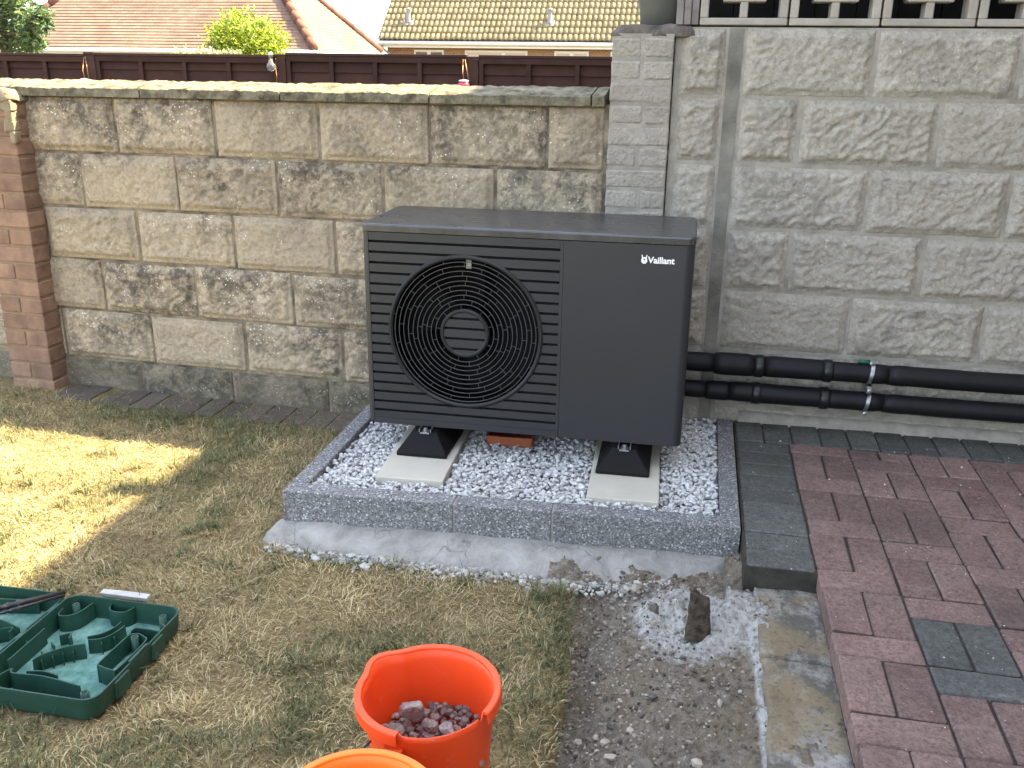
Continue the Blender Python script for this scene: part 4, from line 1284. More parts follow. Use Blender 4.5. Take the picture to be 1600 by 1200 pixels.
# ================================================================== BUCKETS
def bucket(name, loc, mat, lab, rot=0.0, broken=None, spout=None, H=.285, rt=.128, rb=.098):
    r_ = empty(name, loc, rot, lab, 'bucket')
    n = 128; V = []; F = []
    rs_ = random.Random(4)
    def hit(a, rng_):
        if rng_ is None: return 0
        d = (a - rng_[0] + PI) % (2 * PI) - PI
        w_ = rng_[1]
        return max(0.0, 1 - (abs(d) / w_)) if abs(d) < w_ else 0
    levels_o = [0, .01, .08, .16, .22, .262, H]
    levels_i = [H, .262, .22, .16, .08, .012]
    prof = [(z, 0.0) for z in levels_o] + [(z, -.0028) for z in levels_i]
    for i in range(n):
        a = 2 * PI * i / n
        sp_ = hit(a, spout); sp_ = sp_ * sp_ * (3 - 2 * sp_)
        br = hit(a, broken)
        for z, dr in prof:
            rr_ = rb + (rt - rb) * z / H + dr + .018 * sp_ * max(0, (z - .17) / (H - .17))
            zz = z
            if br > 0 and z == H:
                zz = H - .007 - .004 * abs(noise.noise((i * .35, 3, 1))) - (.010 if i % 29 == 3 else 0)
            V.append((rr_ * math.cos(a), rr_ * math.sin(a), zz))
    m = len(prof)
    for i in range(n):
        j = (i + 1) % n
        for k in range(m - 1): F.append((i * m + k, j * m + k, j * m + k + 1, i * m + k + 1))
    F.append(tuple(i * m for i in range(n - 1, -1, -1))); F.append(tuple(i * m + m - 1 for i in range(n)))
    link_obj('bucket_body', pydata('bucket_body', V, F, True), mat, r_)
    # turned-out rim, missing where it broke off
    V = []; F = []; cols = []
    for i in range(n + 1):
        a = 2 * PI * i / n
        cols.append(hit(a, broken) <= 0)
        sp_ = hit(a, spout); sp_ = sp_ * sp_ * (3 - 2 * sp_)
        ro = rt + .018 * sp_
        for dr, z in ((-.0032, H - .004), (-.003, H + .001), (-.0015, H + .0025), (.0085, H + .0025), (.0105, H + .0005), (.0112, H - .022), (.0092, H - .022), (.0088, H - .003), (.0, H - .004)):
            V.append(((ro + dr) * math.cos(a), (ro + dr) * math.sin(a), z))
    m = 9
    for i in range(n):
        if cols[i] and cols[i + 1]:
            for k in range(m): F.append((i * m + k, (i + 1) * m + k, (i + 1) * m + (k + 1) % m, i * m + (k + 1) % m))
            if not cols[i - 1 if i else n - 1]: F.append(tuple(i * m + k for k in range(m)))
            if not cols[(i + 2) % n]: F.append(tuple((i + 1) * m + k for k in range(m - 1, -1, -1)))
    rim = pydata('rim', V, F, False)
    link_obj('rim', rim, mat, r_)
    return r_
b1 = bucket('bucket', (1.922, -2.003, -.133), MT['bucket_red'], 'red-orange plastic bucket with broken rim holding rubble on the grass', 0.0, (-1.05, .62), (2.62, .42))
b1.rotation_euler = (.02, -.035, 0)
link_obj('handle_wire', tube('handle_wire', [(-.075, -.117, .252), (-.083, -.128, .248), (-.088, -.134, .235), (-.091, -.137, .222)], .002, 8), MT['tool_steel'], b1)
box('handle_lug', MT['bucket_red'], b1, -.05, -.012, -.136, -.118, .222, .252, bevel=.003)
bucket('bucket', (1.884, -2.322, -.133), MT['bucket_orange'], 'paler orange plastic bucket in front, cut off by the bottom of the photo', 0.0, None, (.45, .35), H=.284)
# rubble in the red bucket
for (x, y, z, rad, sd, lab, rz) in ((1.868, -1.972, .066, (.026, .022, .024), 3, 'largest pinkish-grey rubble lump standing up in the red bucket', .4), (1.845, -2.005, .045, (.024, .018, .014), 5, 'flattish grey rubble lump at the left inside the red bucket', 1.2),
                           (1.908, -1.985, .048, (.018, .016, .020), 8, 'upright grey rubble lump in the middle of the red bucket', .2), (1.945, -1.985, .042, (.026, .017, .014), 11, 'dark grey rubble lump at the right inside the red bucket', 2.4)):
    tag(link_obj('rubble_lump', rock_mesh('rubble_lump', rad, sd), MT['rock'], None, (x, y, z), (0.2, 0.1, rz)), lab, 'rubble', 'rubble lumps in the red bucket')
g_ = np.random.default_rng(12); n = 420
a = g_.uniform(0, 6.283, n); r_ = .108 * np.sqrt(g_.random(n))
P = np.stack([1.922 + r_ * np.cos(a), -2.003 + r_ * np.sin(a), .028 + g_.uniform(-.008, .006, n)], 1)
V, F, C_ = stones(P, g_.uniform(.004, .012, n), .85, np.array([.21, .175, .155]) * g_.uniform(.5, 1.6, (n, 1)), 13, (ICO1_V, ICO1_F))
tag(link_obj('bucket_rubble', array_mesh('bucket_rubble', V, F, C_, MT['gravel'])), 'fine grey rubble filling the bottom of the red bucket', 'rubble', kind='stuff')

# ================================================================== TOOL CASE
case = empty('tool_case', (.80, -1.741, -.131), 0.0, 'open dark green plastic tool case with moulded dividers lying on grass', 'tool case')
CX, CY = .80, -1.741
def half_shell(name, x0, x1, y0, y1, H, notch=False):
    pro = rounded_rect(x0, x1, y0, y1, .035, 7)
    cx, cy = (x0 + x1) / 2, (y0 + y1) / 2
    lv = [(.88, .0), (.93, .003), (.965, .012), (.985, .03), (1.0, H - .010), (1.004, H - .009), (1.004, H), (.980, H), (.976, H - .008), (.955, .014), (.945, .009)]
    n = len(pro); V = []; F = []
    for s, z in lv:
        for x, y in pro:
            hx, hy = (x1 - x0) / 2, (y1 - y0) / 2
            d = (1 - s) * hx
            V.append((cx + (x - cx) * (hx - d) / hx, cy + (y - cy) * (hy - d) / hy, z))
    for k in range(len(lv) - 1):
        for i in range(n): F.append((k * n + i, k * n + (i + 1) % n, (k + 1) * n + (i + 1) % n, (k + 1) * n + i))
    F.append(tuple(range(n - 1, -1, -1)))
    sh = link_obj(name, pydata(name, V, F), MT['case_green'], case)
    for p in sh.data.polygons: p.use_smooth = False
    k = len(lv) - 1
    fl = link_obj('case_floor', pydata('case_floor', [V[k * n + i] for i in range(n)], [tuple(range(n))]), MT['case_floor'], sh)
    return sh
RH = .067
hs_r = half_shell('base_shell', .003, .325, -.192, .190, RH)
hs_l = half_shell('lid_shell', -.322, -.003, -.186, .186, RH)
def divider(parent, pts, z0, z1, th=.0028, flare=0.0):
    """thin upright wall along a polyline, in case coordinates"""
    P = [Vector((x - CX, y - CY)) for x, y in pts]
    V = []; F = []
    m = len(P)
    for i, p in enumerate(P):
        t = (P[min(i + 1, m - 1)] - P[max(i - 1, 0)]).normalized(); nrm = Vector((-t.y, t.x))
        for s, z, e in ((-1, z0, flare), (-1, z1, 0), (1, z1, 0), (1, z0, flare)):
            q = p + nrm * s * (th / 2 + e); V.append((q.x, q.y, z))
    for i in range(m - 1):
        for k in range(4): F.append((i * 4 + k, (i + 1) * 4 + k, (i + 1) * 4 + (k + 1) % 4, i * 4 + (k + 1) % 4))
    F += [(3, 2, 1, 0), (m * 4 - 4, m * 4 - 3, m * 4 - 2, m * 4 - 1)]
    return link_obj('divider', pydata('divider', V, F), MT['case_green'], parent)
def curve(pts, n=6):
    out = []
    for i in range(len(pts) - 1):
        p0 = Vector(pts[max(i - 1, 0)]); p1 = Vector(pts[i]); p2 = Vector(pts[i + 1]); p3 = Vector(pts[min(i + 2, len(pts) - 1)])
        for k in range(n):
            t = k / n
            out.append(tuple(.5 * ((2 * p1) + (p2 - p0) * t + (2 * p0 - 5 * p1 + 4 * p2 - p3) * t * t + (3 * p1 - p0 - 3 * p2 + p3) * t ** 3)))
    out.append(tuple(pts[-1])); return out
divider(hs_r, curve([(.812, -1.600), (.818, -1.628), (.838, -1.632), (.862, -1.612), (.872, -1.562)], 5), .008, .055, .003, .002)
divider(hs_r, curve([(.878, -1.806), (.884, -1.784), (.905, -1.758), (.930, -1.736), (.958, -1.722)], 5), .008, .050, .003, .003)
divider(hs_r, curve([(.952, -1.702), (.980, -1.690), (.997, -1.664), (1.004, -1.628)], 5), .008, .047, .003, .003)
divider(hs_r, curve([(.940, -1.688), (.966, -1.668), (.980, -1.64), (.984, -1.612)], 4), .008, .045, .003, .002)
for px_, py_ in ((.884, -1.784), (.899, -1.765), (.915, -1.749), (.932, -1.735), (.980, -1.690), (.997, -1.664)):
    divider(hs_r, [(px_, py_), (px_ + .008, py_ - .012)], .008, .040, .0025)
divider(hs_r, curve([(.920, -1.556), (.932, -1.580), (.955, -1.586), (.978, -1.580), (.988, -1.556)], 5), .008, .054, .003, .001)
divider(hs_r, curve([(1.046, -1.672), (1.042, -1.786), (1.052, -1.800), (1.088, -1.808), (1.098, -1.796), (1.100, -1.69), (1.085, -1.672), (1.064, -1.664), (1.046, -1.672)], 4), .008, .056, .003, .001)
divider(hs_r, curve([(1.118, -1.64), (1.05, -1.636), (1.038, -1.650), (1.046, -1.672)], 4), .008, .052, .003)
divider(hs_r, curve([(.846, -1.885), (.858, -1.852), (.872, -1.866), (.95, -1.862), (1.052, -1.876)], 5), .008, .056, .003, .001)
divider(hs_r, curve([(.895, -1.850), (.935, -1.842), (.975, -1.849)], 4), .008, .053, .003)
divider(hs_r, [(.824, -1.690), (.826, -1.825)], .008, .054, .003, .001)
divider(hs_r, [(.826, -1.745), (.812, -1.745)], .008, .052, .003)
divider(hs_r, curve([(.862, -1.690), (.882, -1.674), (.892, -1.694)], 4), .008, .038, .003, .001)
divider(hs_r, [(.845, -1.700), (.862, -1.712)], .008, .024, .003)
divider(hs_r, [(.842, -1.735), (.860, -1.744)], .008, .020, .003)
for px_, py_ in ((.836, -1.582), (1.085, -1.585), (1.078, -1.896), (1.066, -1.680)):
    link_obj('screw_boss', lathe('screw_boss', [(.011, .008), (.009, .058), (.006, .058), (.006, .05), (0, .05)], 20), MT['case_green'], hs_r, (px_ - CX, py_ - CY, 0))
for y0, y1 in ((-1.855, -1.80), (-1.705, -1.655)):           # latch recesses on the outer side
    box('latch', MT['case_green'], hs_r, .316, .330, y0 - CY, y1 - CY, .012, .060, bevel=.005)
box('rim_lip', MT['case_green'], hs_r, .3185, .3255, -1.79 - CY, -1.715 - CY, RH + .0005, RH + .004, bevel=.0015)
divider(hs_l, curve([(.56, -1.63), (.62, -1.66), (.69, -1.67), (.75, -1.69)], 4), .008, .045, .003, .002)
divider(hs_l, curve([(.70, -1.715), (.735, -1.695), (.742, -1.715)], 4), .008, .048, .003, .002)
divider(hs_l, curve([(.62, -1.77), (.70, -1.745), (.725, -1.76)], 4), .008, .05, .003, .002)
divider(hs_l, curve([(.52, -1.59), (.62, -1.592), (.72, -1.575)], 4), .008, .052, .003)
# hinge knuckles
for yy in (-.12, 0.0, .12):
    link_obj('hinge_knuckle', tube('hinge_knuckle', [(0, yy - .02, .064), (0, yy + .02, .064)], .004, 10), MT['case_green'], case)
# drill bits
def drill(p0, p1, r_, lab, spiral):
    d = Vector(p1) - Vector(p0); L_ = d.length
    root = empty('drill_bit', p0, 0, lab, 'drill bit')
    root.rotation_mode = 'QUATERNION'; root.rotation_quaternion = Vector((1, 0, 0)).rotation_difference(d.normalized())
    s0, s1 = (0, L_ * .62)
    nn = 70; V = []; F = []; m = 8
    for i in range(nn + 1):
        x = s0 + (s1 - s0) * i / nn; ph = x * spiral
        for k in range(m):
            a = 2 * PI * k / m + ph
            rr_ = r_ * (1.0 if k in (0, 4) else (.62 if k % 4 == 2 else .8))
            V.append((x, rr_ * math.cos(a), rr_ * math.sin(a)))
    for i in range(nn):
        for k in range(m): F.append((i * m + k, i * m + (k + 1) % m, (i + 1) * m + (k + 1) % m, (i + 1) * m + k))
    F += [tuple(range(m - 1, -1, -1)), tuple(range(nn * m, nn * m + m))]
    link_obj('flute', pydata('flute', V, F, True), MT['tool_steel'], root)
    link_obj('shank', tube('shank', [(s1 - .001, 0, 0), (s1 + .006, 0, 0), (s1 + .01, 0, 0), (L_, 0, 0)], [r_ * .9, r_ * 1.1, r_ * .75, r_ * .7], 12), MT['tool_steel'], root)
drill((.575, -1.765, -.052), (.792, -1.560, -.056), .0095, 'thick dark masonry drill bit lying across the open case rim', 120)
drill((.60, -1.79, -.055), (.798, -1.570, -.058), .0055, 'thinner dark drill bit beside the thick one on the case rim', 170)
# offcut behind the case
off_ = box_me('plastic_offcut', -.07, .07, -.012, .012, 0, .003, bevel=.001)
oc = link_obj('plastic_offcut', prism('plastic_offcut', [(-.07, -.010), (.072, -.014), (.070, .010), (.0, .013), (-.07, .012)], 0, .010, bevel=.002), MT['grey_plastic'], None, (.888, -1.452, -.122), (0, 0, .03))
tag(oc, 'thin pale grey plastic offcut lying in the grass behind the case', 'offcut')

# ================================================================== FENCE
FYP = 5.2
posts_x = [-5.42, -3.53, -1.555, .29, 2.18]
fence = empty('garden_fence', (-1.5, FYP, -.55), 0, 'dark brown lapped timber fence running behind the low wall', 'fence')
FX0 = -1.5
for k, xx in enumerate(posts_x):
    p = box('fence_post', MT['fence_post'], fence, xx - FX0 - .05, xx - FX0 + .05, -.05, .05, 0, 1.86, bevel=.004)
    box('post_cap', MT['fence_post'], p, xx - FX0 - .058, xx - FX0 + .058, -.058, .058, 1.861, 1.885, bevel=.004)
tops = [1.305, 1.315, 1.335, 1.335]
for k in range(4):
    x0, x1 = posts_x[k] + .055, posts_x[k + 1] - .055
    p = empty('fence_panel', ((x0 + x1) / 2 - FX0, 0, .05)); p.parent = fence
    hw = (x1 - x0) / 2; H_ = tops[k] + .5
    z = 0.0
    while z < H_ - .05:
        zt = min(z + .165, H_ - .01)
        me = pydata('board', [(-hw, -.002, z), (hw, -.002, z), (hw, -.016, z), (-hw, -.016, z), (-hw, .012, zt), (hw, .012, zt), (hw, .004, zt), (-hw, .004, zt)], [(0, 1, 5, 4), (3, 2, 6, 7), (0, 1, 2, 3), (4, 5, 6, 7), (1, 2, 6, 5), (0, 3, 7, 4)])
        link_obj('board', me, MT['fence'], p); z += .14
    for q in range(5):
        bx_ = -hw + .02 + q * (2 * hw - .04) / 4
        box('batten', MT['fence'], p, bx_ - .02, bx_ + .02, -.042, -.017, 0, H_ - .012, bevel=.002)
    box('top_rail', MT['fence_post'], p, -hw, hw, -.050, .03, H_ - .010, H_ + .014, bevel=.003)
    box('top_batten', MT['fence'], p, -hw, hw, -.044, -.018, H_ - .062, H_ - .012, bevel=.002)

# ornaments hanging from the fence
def hang(x, lab, kind, ztop, zbot):
    r_ = empty('hanging_ornament', (x, FYP - .12, zbot), 0, lab, 'ornament')
    L_ = ztop - zbot
    link_obj('wire', tube('wire', [(0, 0, .05), (-.01, 0, L_ * .5), (-.02, .06, L_)], .003, 6), MT['copper'], r_)
    if kind == 'bulb':
        link_obj('bulb', lathe('bulb', [(0, -.045), (.02, -.04), (.036, -.022), (.042, .0), (.036, .022), (.022, .04), (.018, .055), (.018, .07), (0, .072)], 20), MT['glass'], r_)
        link_obj('bulb_cap', lathe('bulb_cap', [(0, .072), (.02, .072), (.02, .12), (.012, .13), (0, .13)], 16), MT['steel'], r_)
        link_obj('wire', tube('wire', [(.05, 0, L_), (.045, 0, .0), (.05, 0, -.2)], .003, 6), MT['copper'], r_)
    else:
        link_obj('lantern_body', lathe('lantern_body', [(0, -.05), (.04, -.045), (.058, -.01), (.052, .02), (.03, .045), (0, .05)], 18), MT['pink_glass'], r_)
        link_obj('lantern_lid', lathe('lantern_lid', [(.05, .040), (.04, .05), (0, .056)], 18), MT['lead'], r_)
        link_obj('wire', tube('wire', [(.045, 0, .045), (.0, .05, L_)], .003, 6), MT['copper'], r_)
hang(-1.615, 'clear glass bulb hanging on a copper wire from the fence', 'bulb', 1.30, 1.225)
hang(.225, 'red glass lantern hanging by wires from the fence, near the grey pier', 'lantern', 1.31, 1.085)
hang(-3.56, 'small reddish ornament on a wire at the left fence post', 'lantern', 1.29, 1.04)

# ================================================================== HOUSES BEYOND
def course_slope(name, mat, e0, e1, inward, rise, n, gauge, clip0, clip1, parent):
    """stepped courses of plain tiles on a hipped slope; e0,e1 = eave ends"""
    e0, e1, inward = Vector(e0), Vector(e1), Vector(inward)
    V = []; F = []
    along = (e1 - e0).normalized(); Lh = (e1 - e0).length
    for k in range(n):
        a = k * gauge; b_ = (k + 1) * gauge + .02
        for (s, lift) in ((a, .030), (b_, .006)):
            l0 = clip0 * s; l1 = Lh - clip1 * s
            p0 = e0 + along * l0 + inward * s + Vector((0, 0, rise * s + lift)); p1 = e0 + along * l1 + inward * s + Vector((0, 0, rise * s + lift))
            V += [p0, p1]
        i = len(V) - 4
        F.append((i, i + 1, i + 3, i + 2))
        q0 = V[i] - Vector((0, 0, .030)); q1 = V[i + 1] - Vector((0, 0, .030)); V += [q0, q1]
        F.append((i + 4, i + 5, i + 1, i))
    me = bpy.data.meshes.new(name); me.from_pydata(V, [], F)
    return tag(link_obj(name, me, mat, parent), kind='stuff')
hl = empty('red_roofed_house', (-10.6, 18, -1.2), 0, 'bungalow with hipped red plain-tile roof beyond the fence at the left', 'house')
HX, HZ = -10.6, -1.2
e_l, e_r, ef, eb, ez = -14.9 - HX, -6.54 - HX, 0.0, 4.8, 1.54 - HZ
box('wall', MT['house_brick'], hl, e_l + .4, e_r - .4, ef + .4, eb - .4, 0, ez - .02)
box('fascia', MT['white_paint'], hl, e_l + .03, e_r - .03, ef + .02, eb - .02, ez - .16, ez - .012)
link_obj('gutter', tube('gutter', [(e_l, -.06, ez - .06), (e_r + .05, -.06, ez - .06)], .05, 8), MT['white_paint'], hl)
link_obj('gutter', tube('gutter', [(e_r + .06, -.05, ez - .06), (e_r + .06, eb, ez - .06)], .05, 8), MT['white_paint'], hl)
g_ = .0707
course_slope('tile_courses', MT['plain_tile_front'], (e_l, ef, ez), (e_r, ef, ez), (0, 1, 0), 1.0, 33, g_, 1, 1, hl)
course_slope('tile_courses', MT['plain_tile_end'], (e_r, ef, ez), (e_r, eb, ez), (-1, 0, 0), 1.0, 33, g_, 1, 1, hl)
course_slope('tile_courses', MT['plain_tile_end'], (e_l, eb, ez), (e_l, ef, ez), (1, 0, 0), 1.0, 33, g_, 1, 1, hl)
def hip_line(p0, p1):
    P0, P1 = Vector(p0), Vector(p1); d = P1 - P0; n = max(1, int(d.length / .33))
    for k in range(n):
        a = P0 + d * (k / n); b_ = P0 + d * ((k + 1.08) / n)
        link_obj('hip_tile', tube('hip_tile', [tuple(a), tuple(b_)], [.105, .085], 10), MT['hip_tile'], hl)
hip_line((e_r + .02, -.02, ez + .03), (e_r - 2.4, 2.4, ez + 2.43))
hip_line((e_l, 0, ez + .03), (e_l + 2.4, 2.4, ez + 2.43))
hip_line((e_r, eb, ez + .03), (e_r - 2.4, 2.4, ez + 2.43))
hip_line((e_l + 2.4, 2.4, ez + 2.44), (e_r - 2.4, 2.4, ez + 2.44))

hr = empty('tan_roofed_house', (-3.2, 24, -1.2), 0, 'bungalow with sandy wavy-tiled roof and white windows beyond the fence', 'house')
HX, HZ = -3.2, -1.2
rx0, rx1 = -7.02 - HX, 4.2 - HX; ez = 1.90 - HZ; ps = .85
rise_, = (ps,)
box('wall', MT['house_brick'], hr, rx0 + .15, rx1, .35, 6.0, 0, ez - .05)
box('soffit', MT['white_paint'], hr, rx0 + .02, rx1, .02, .36, ez - .19, ez - .16)
box('fascia', MT['white_paint'], hr, rx0 + .02, rx1, .0, .018, ez - .19, ez - .01)
link_obj('gutter', tube('gutter', [(rx0, -.06, ez - .07), (rx1, -.06, ez - .07)], .055, 8), MT['white_paint'], hr)
link_obj('downpipe', tube('downpipe', [(rx0 + .12, -.05, ez - .1), (rx0 + .12, .0, ez - .22), (rx0 + .3, .28, ez - .42), (rx0 + .3, .29, ez - 2.5)], .035, 8), MT['lead'], hr)
# gable verge board
vb = pydata('verge_board', [(rx0, .0, ez - .16), (rx0, .0, ez), (rx0, 3.0, ez + 3.0 * ps), (rx0, 3.0, ez + 3.0 * ps - .16), (rx0 + .02, .0, ez - .16), (rx0 + .02, .0, ez), (rx0 + .02, 3.0, ez + 3.0 * ps), (rx0 + .02, 3.0, ez + 3.0 * ps - .16)],
            [(0, 1, 2, 3), (4, 5, 6, 7), (0, 1, 5, 4), (1, 2, 6, 5), (2, 3, 7, 6), (3, 0, 4, 7)])
link_obj('verge_board', vb, MT['white_paint'], hr)
deck = pydata('roof_deck', [(rx0 + .03, .02, ez - .02), (rx1, .02, ez - .02), (rx1, 3.0, ez + 3.0 * ps - .04), (rx0 + .03, 3.0, ez + 3.0 * ps - .04)], [(0, 1, 2, 3)])
link_obj('roof_deck', deck, MT['lead'], hr)
# wavy tiles; local frame: x across, y up the slope
TW, TG = .306, .275
def tile_arrays():
    nx = 16; V = []; F = []
    sl_ = Vector((0, 1, ps)).normalized(); nr_ = Vector((0, -ps, 1)).normalized()
    for j, (s, lift) in enumerate(((-.02, .045), (TG + .03, .012))):
        for i in range(nx + 1):
            u = i / nx * 2 % 1.0
            hgt = .052 * math.sin(PI * ((i / nx * 2) % 1.0)) ** .8 if (i / nx * 2) % 1.0 else 0.0
            p = Vector((TW * i / nx, 0, 0)) + sl_ * s + nr_ * (lift + hgt)
            V.append(tuple(p))
    for i in range(nx): F.append((i, i + 1, nx + 1 + i + 1, nx + 1 + i))
    b_ = len(V)
    for i in range(nx + 1):
        p = Vector(V[i]) - nr_ * .028; V.append(tuple(p))
    for i in range(nx): F.append((i, b_ + i, b_ + i + 1, i + 1))
    return V, F
TV, TF = tile_arrays()
tme = bpy.data.meshes.new('roof_tile'); tme.from_pydata(TV, [], TF); set_smooth(tme)
tme.materials.append(MT['roman'])
sl_ = Vector((0, 1, ps)).normalized()
nrow, ncol = 14, int((rx1 - rx0) / TW)
restV, restF = [], []; made = 0
for rrow in range(nrow):
    for cc in range(ncol):
        o_ = Vector((rx0 + TW * cc, -.03, ez)) + sl_ * (TG * rrow)
        if rrow < 8 and cc < 27 :
            link_obj('roof_tile', tme, None, hr, o_ + Vector((0, 0, random.uniform(-.006, .006))), (random.uniform(-.01, .01), random.uniform(-.012, .012), 0)); made += 1
        else:
            b_ = len(restV); restV += [tuple(Vector(v) + o_) for v in TV]; restF += [tuple(b_ + q for q in f) for f in TF]
rme = bpy.data.meshes.new('upper_roof_tiles'); rme.from_pydata(restV, [], restF); set_smooth(rme)
tag(link_obj('upper_roof_tiles', rme, MT['roman'], hr), kind='stuff')
# windows under the eaves
def win(x0, x1, z0, z1, splits, curt):
    x0 -= HX; x1 -= HX; z0 -= HZ; z1 -= HZ
    w_ = box('window', MT['white_paint'], hr, x0, x1, .31, .348, z0, z1, bevel=.008)
    cuts_ = [x0] + [x0 + (x1 - x0) * s for s in splits] + [x1]
    for a, b_ in zip(cuts_[:-1], cuts_[1:]):
        box('pane', MT['curtain'] if curt else MT['window_glass'], w_, a + .06, b_ - .05, .300, .309, z0 + .07, z1 - .07)
win(-6.05, -5.15, .55, 1.66, [.5], False)
win(-4.52, -2.68, .55, 1.66, [.62], True)
win(-1.90, -.92, .55, 1.66, [.5], True)
win(-.30, .9, .55, 1.66, [.5], False)
for vx in (-6.25, -2.08):
    v_ = link_obj('roof_vent', box_me('roof_vent', -.16, .16, -.12, .12, 0, .03, bevel=.01), MT['lead'], hr, (vx - HX, .5, ez + .5 * ps + .07), (math.atan(ps), 0, 0))
    link_obj('vent_pipe', lathe('vent_pipe', [(.075, 0), (.06, .2), (.06, .34), (.075, .35), (.075, .40), (0, .41)], 14), MT['lead'], v_, (0, 0, 0), (-math.atan(ps), 0, 0))

# ================================================================== PLANTS
def leaves(n, centre, rad, seed, cols, size, droop=0.3, shape=None, light=None):
    g_ = np.random.default_rng(seed)
    if shape is None:
        d = g_.normal(size=(n, 3)); d /= np.linalg.norm(d, axis=1)[:, None]
        r_ = g_.random(n) ** .45
        P = np.array(centre) + d * r_[:, None] * np.array(rad)
    else: P = shape(g_, n); n = len(P)
    ax = g_.normal(size=(n, 3)); ax[:, 2] = np.abs(ax[:, 2]) * .6 - droop; ax /= np.linalg.norm(ax, axis=1)[:, None]
    sd = np.cross(ax, g_.normal(size=(n, 3))); sd /= np.linalg.norm(sd, axis=1)[:, None]
    L_ = g_.uniform(size[0], size[1], n)[:, None]; w_ = L_ * g_.uniform(.32, .5, (n, 1))
    nr = np.cross(ax, sd)
    V = np.stack([P, P + ax * L_ * .45 + sd * w_ * .5, P + ax * L_ + nr * L_ * .1, P + ax * L_ * .45 - sd * w_ * .5], 1)
    F = np.arange(n * 4).reshape(n, 4)
    ci = np.array(cols)[g_.integers(0, len(cols), n)] * g_.uniform(.7, 1.3, (n, 1))
    return V.reshape(-1, 3), F, np.repeat(ci, 4, 0)

def shrub_shape(g_, n):
    P = []
    for k in range(40):
        bx_ = g_.uniform(-3.22, -2.36); u_ = (bx_ + 2.79) / .43
        hx = 1.44 + .24 * (1 - u_ * u_) + g_.uniform(-.09, .17)
        m = n // 40
        t = g_.random(m) ** .7
        P.append(np.stack([bx_ + g_.normal(0, .045, m) * (1.2 - t * .8), 7 + g_.normal(0, .14, m), .7 + t * (hx - .7)], 1))
    return np.concatenate(P)
sh_ = empty('yellow_green_shrub', (-2.78, 7, -.6), 0, 'bright yellow-green shrub poking up above the fence', 'shrub')
V, F, C_ = leaves(9000, None, None, 41, [(.20, .27, .02), (.28, .34, .03), (.13, .20, .018), (.34, .38, .05)], (.035, .07), -.25, shrub_shape)
link_obj('foliage', array_mesh('foliage', V - np.array([-2.78, 7, -.6]), F, C_, MT['leaf']), None, sh_)
for k in range(7):
    a = random.uniform(0, 6.28)
    link_obj('stem', tube('stem', [(0.04 * math.cos(a), .04 * math.sin(a), 0), (.12 * math.cos(a), .1 * math.sin(a), 1.1), (.25 * math.cos(a), .12 * math.sin(a), 2.0)], [.018, .012, .004], 6), MT['bark'], sh_)

tr = empty('broadleaf_tree', (-7.4, 9, -.6), 0, 'leafy green tree at the upper left above the fence', 'tree')
def tree_shape(g_, n):
    P = []
    cl = [(-7.05, 9.0, 1.75, .22), (-7.35, 9.1, 1.95, .3), (-6.78, 8.95, 1.86, .15), (-7.55, 9.2, 1.6, .3), (-7.0, 9.0, 1.5, .16), (-7.25, 8.9, 2.3, .35), (-7.7, 9.2, 2.3, .45), (-7.2, 9.1, 1.45, .2), (-6.72, 8.9, 1.70, .10), (-7.9, 9.2, 1.9, .4), (-7.6, 9.3, 2.9, .5)]
    for c in cl:
        m = int(n * c[3] ** 1.6 / sum(q[3] ** 1.6 for q in cl))
        d = g_.normal(size=(m, 3)); d /= np.linalg.norm(d, axis=1)[:, None]
        P.append(np.array(c[:3]) + d * (g_.random(m) ** .4)[:, None] * c[3] * np.array([1, 1, .9]))
    return np.concatenate(P)
V, F, C_ = leaves(6500, None, None, 43, [(.06, .11, .05), (.09, .15, .05), (.13, .19, .06), (.05, .095, .055), (.17, .20, .08)], (.06, .12), .75, tree_shape)
link_obj('crown', array_mesh('crown', V - np.array([-7.4, 9, -.6]), F, C_, MT['leaf']), None, tr)
link_obj('trunk', tube('trunk', [(-.3, .2, 0), (-.28, .2, 1.2), (-.15, .1, 2.2), (.05, .0, 2.9), (.0, 0, 3.3)], [.11, .09, .06, .035, .01], 10), MT['bark'], tr)
for p in (((-.22, .15, 1.8), (.1, .05, 2.3), (.6, -.05, 2.45)), ((-.2, .15, 2.0), (-.3, .1, 2.8), (-.2, .1, 3.4)), ((-.15, .1, 2.2), (.2, 0, 2.2), (.45, 0, 2.1))):
    link_obj('limb', tube('limb', list(p), [.04, .025, .008], 7), MT['bark'], tr)

# dried climber on the fence top
def climb_shape(g_, n): return np.stack([g_.uniform(-2.75, -2.05, n), 5.35 + g_.normal(0, .06, n), 1.33 + np.abs(g_.normal(0, .022, n))], 1)
V, F, C_ = leaves(420, None, None, 47, [(.32, .33, .18), (.42, .41, .27), (.2, .24, .1)], (.02, .04), 0, climb_shape)
cc_ = empty('fence_climber', (-2.4, 5.35, 0), 0, 'pale straggly climber lying along the fence top beside the yellow-green shrub', 'climber')
link_obj('foliage', array_mesh('foliage', V - np.array([-2.4, 5.35, 0]), F, C_, MT['leaf']), None, cc_)

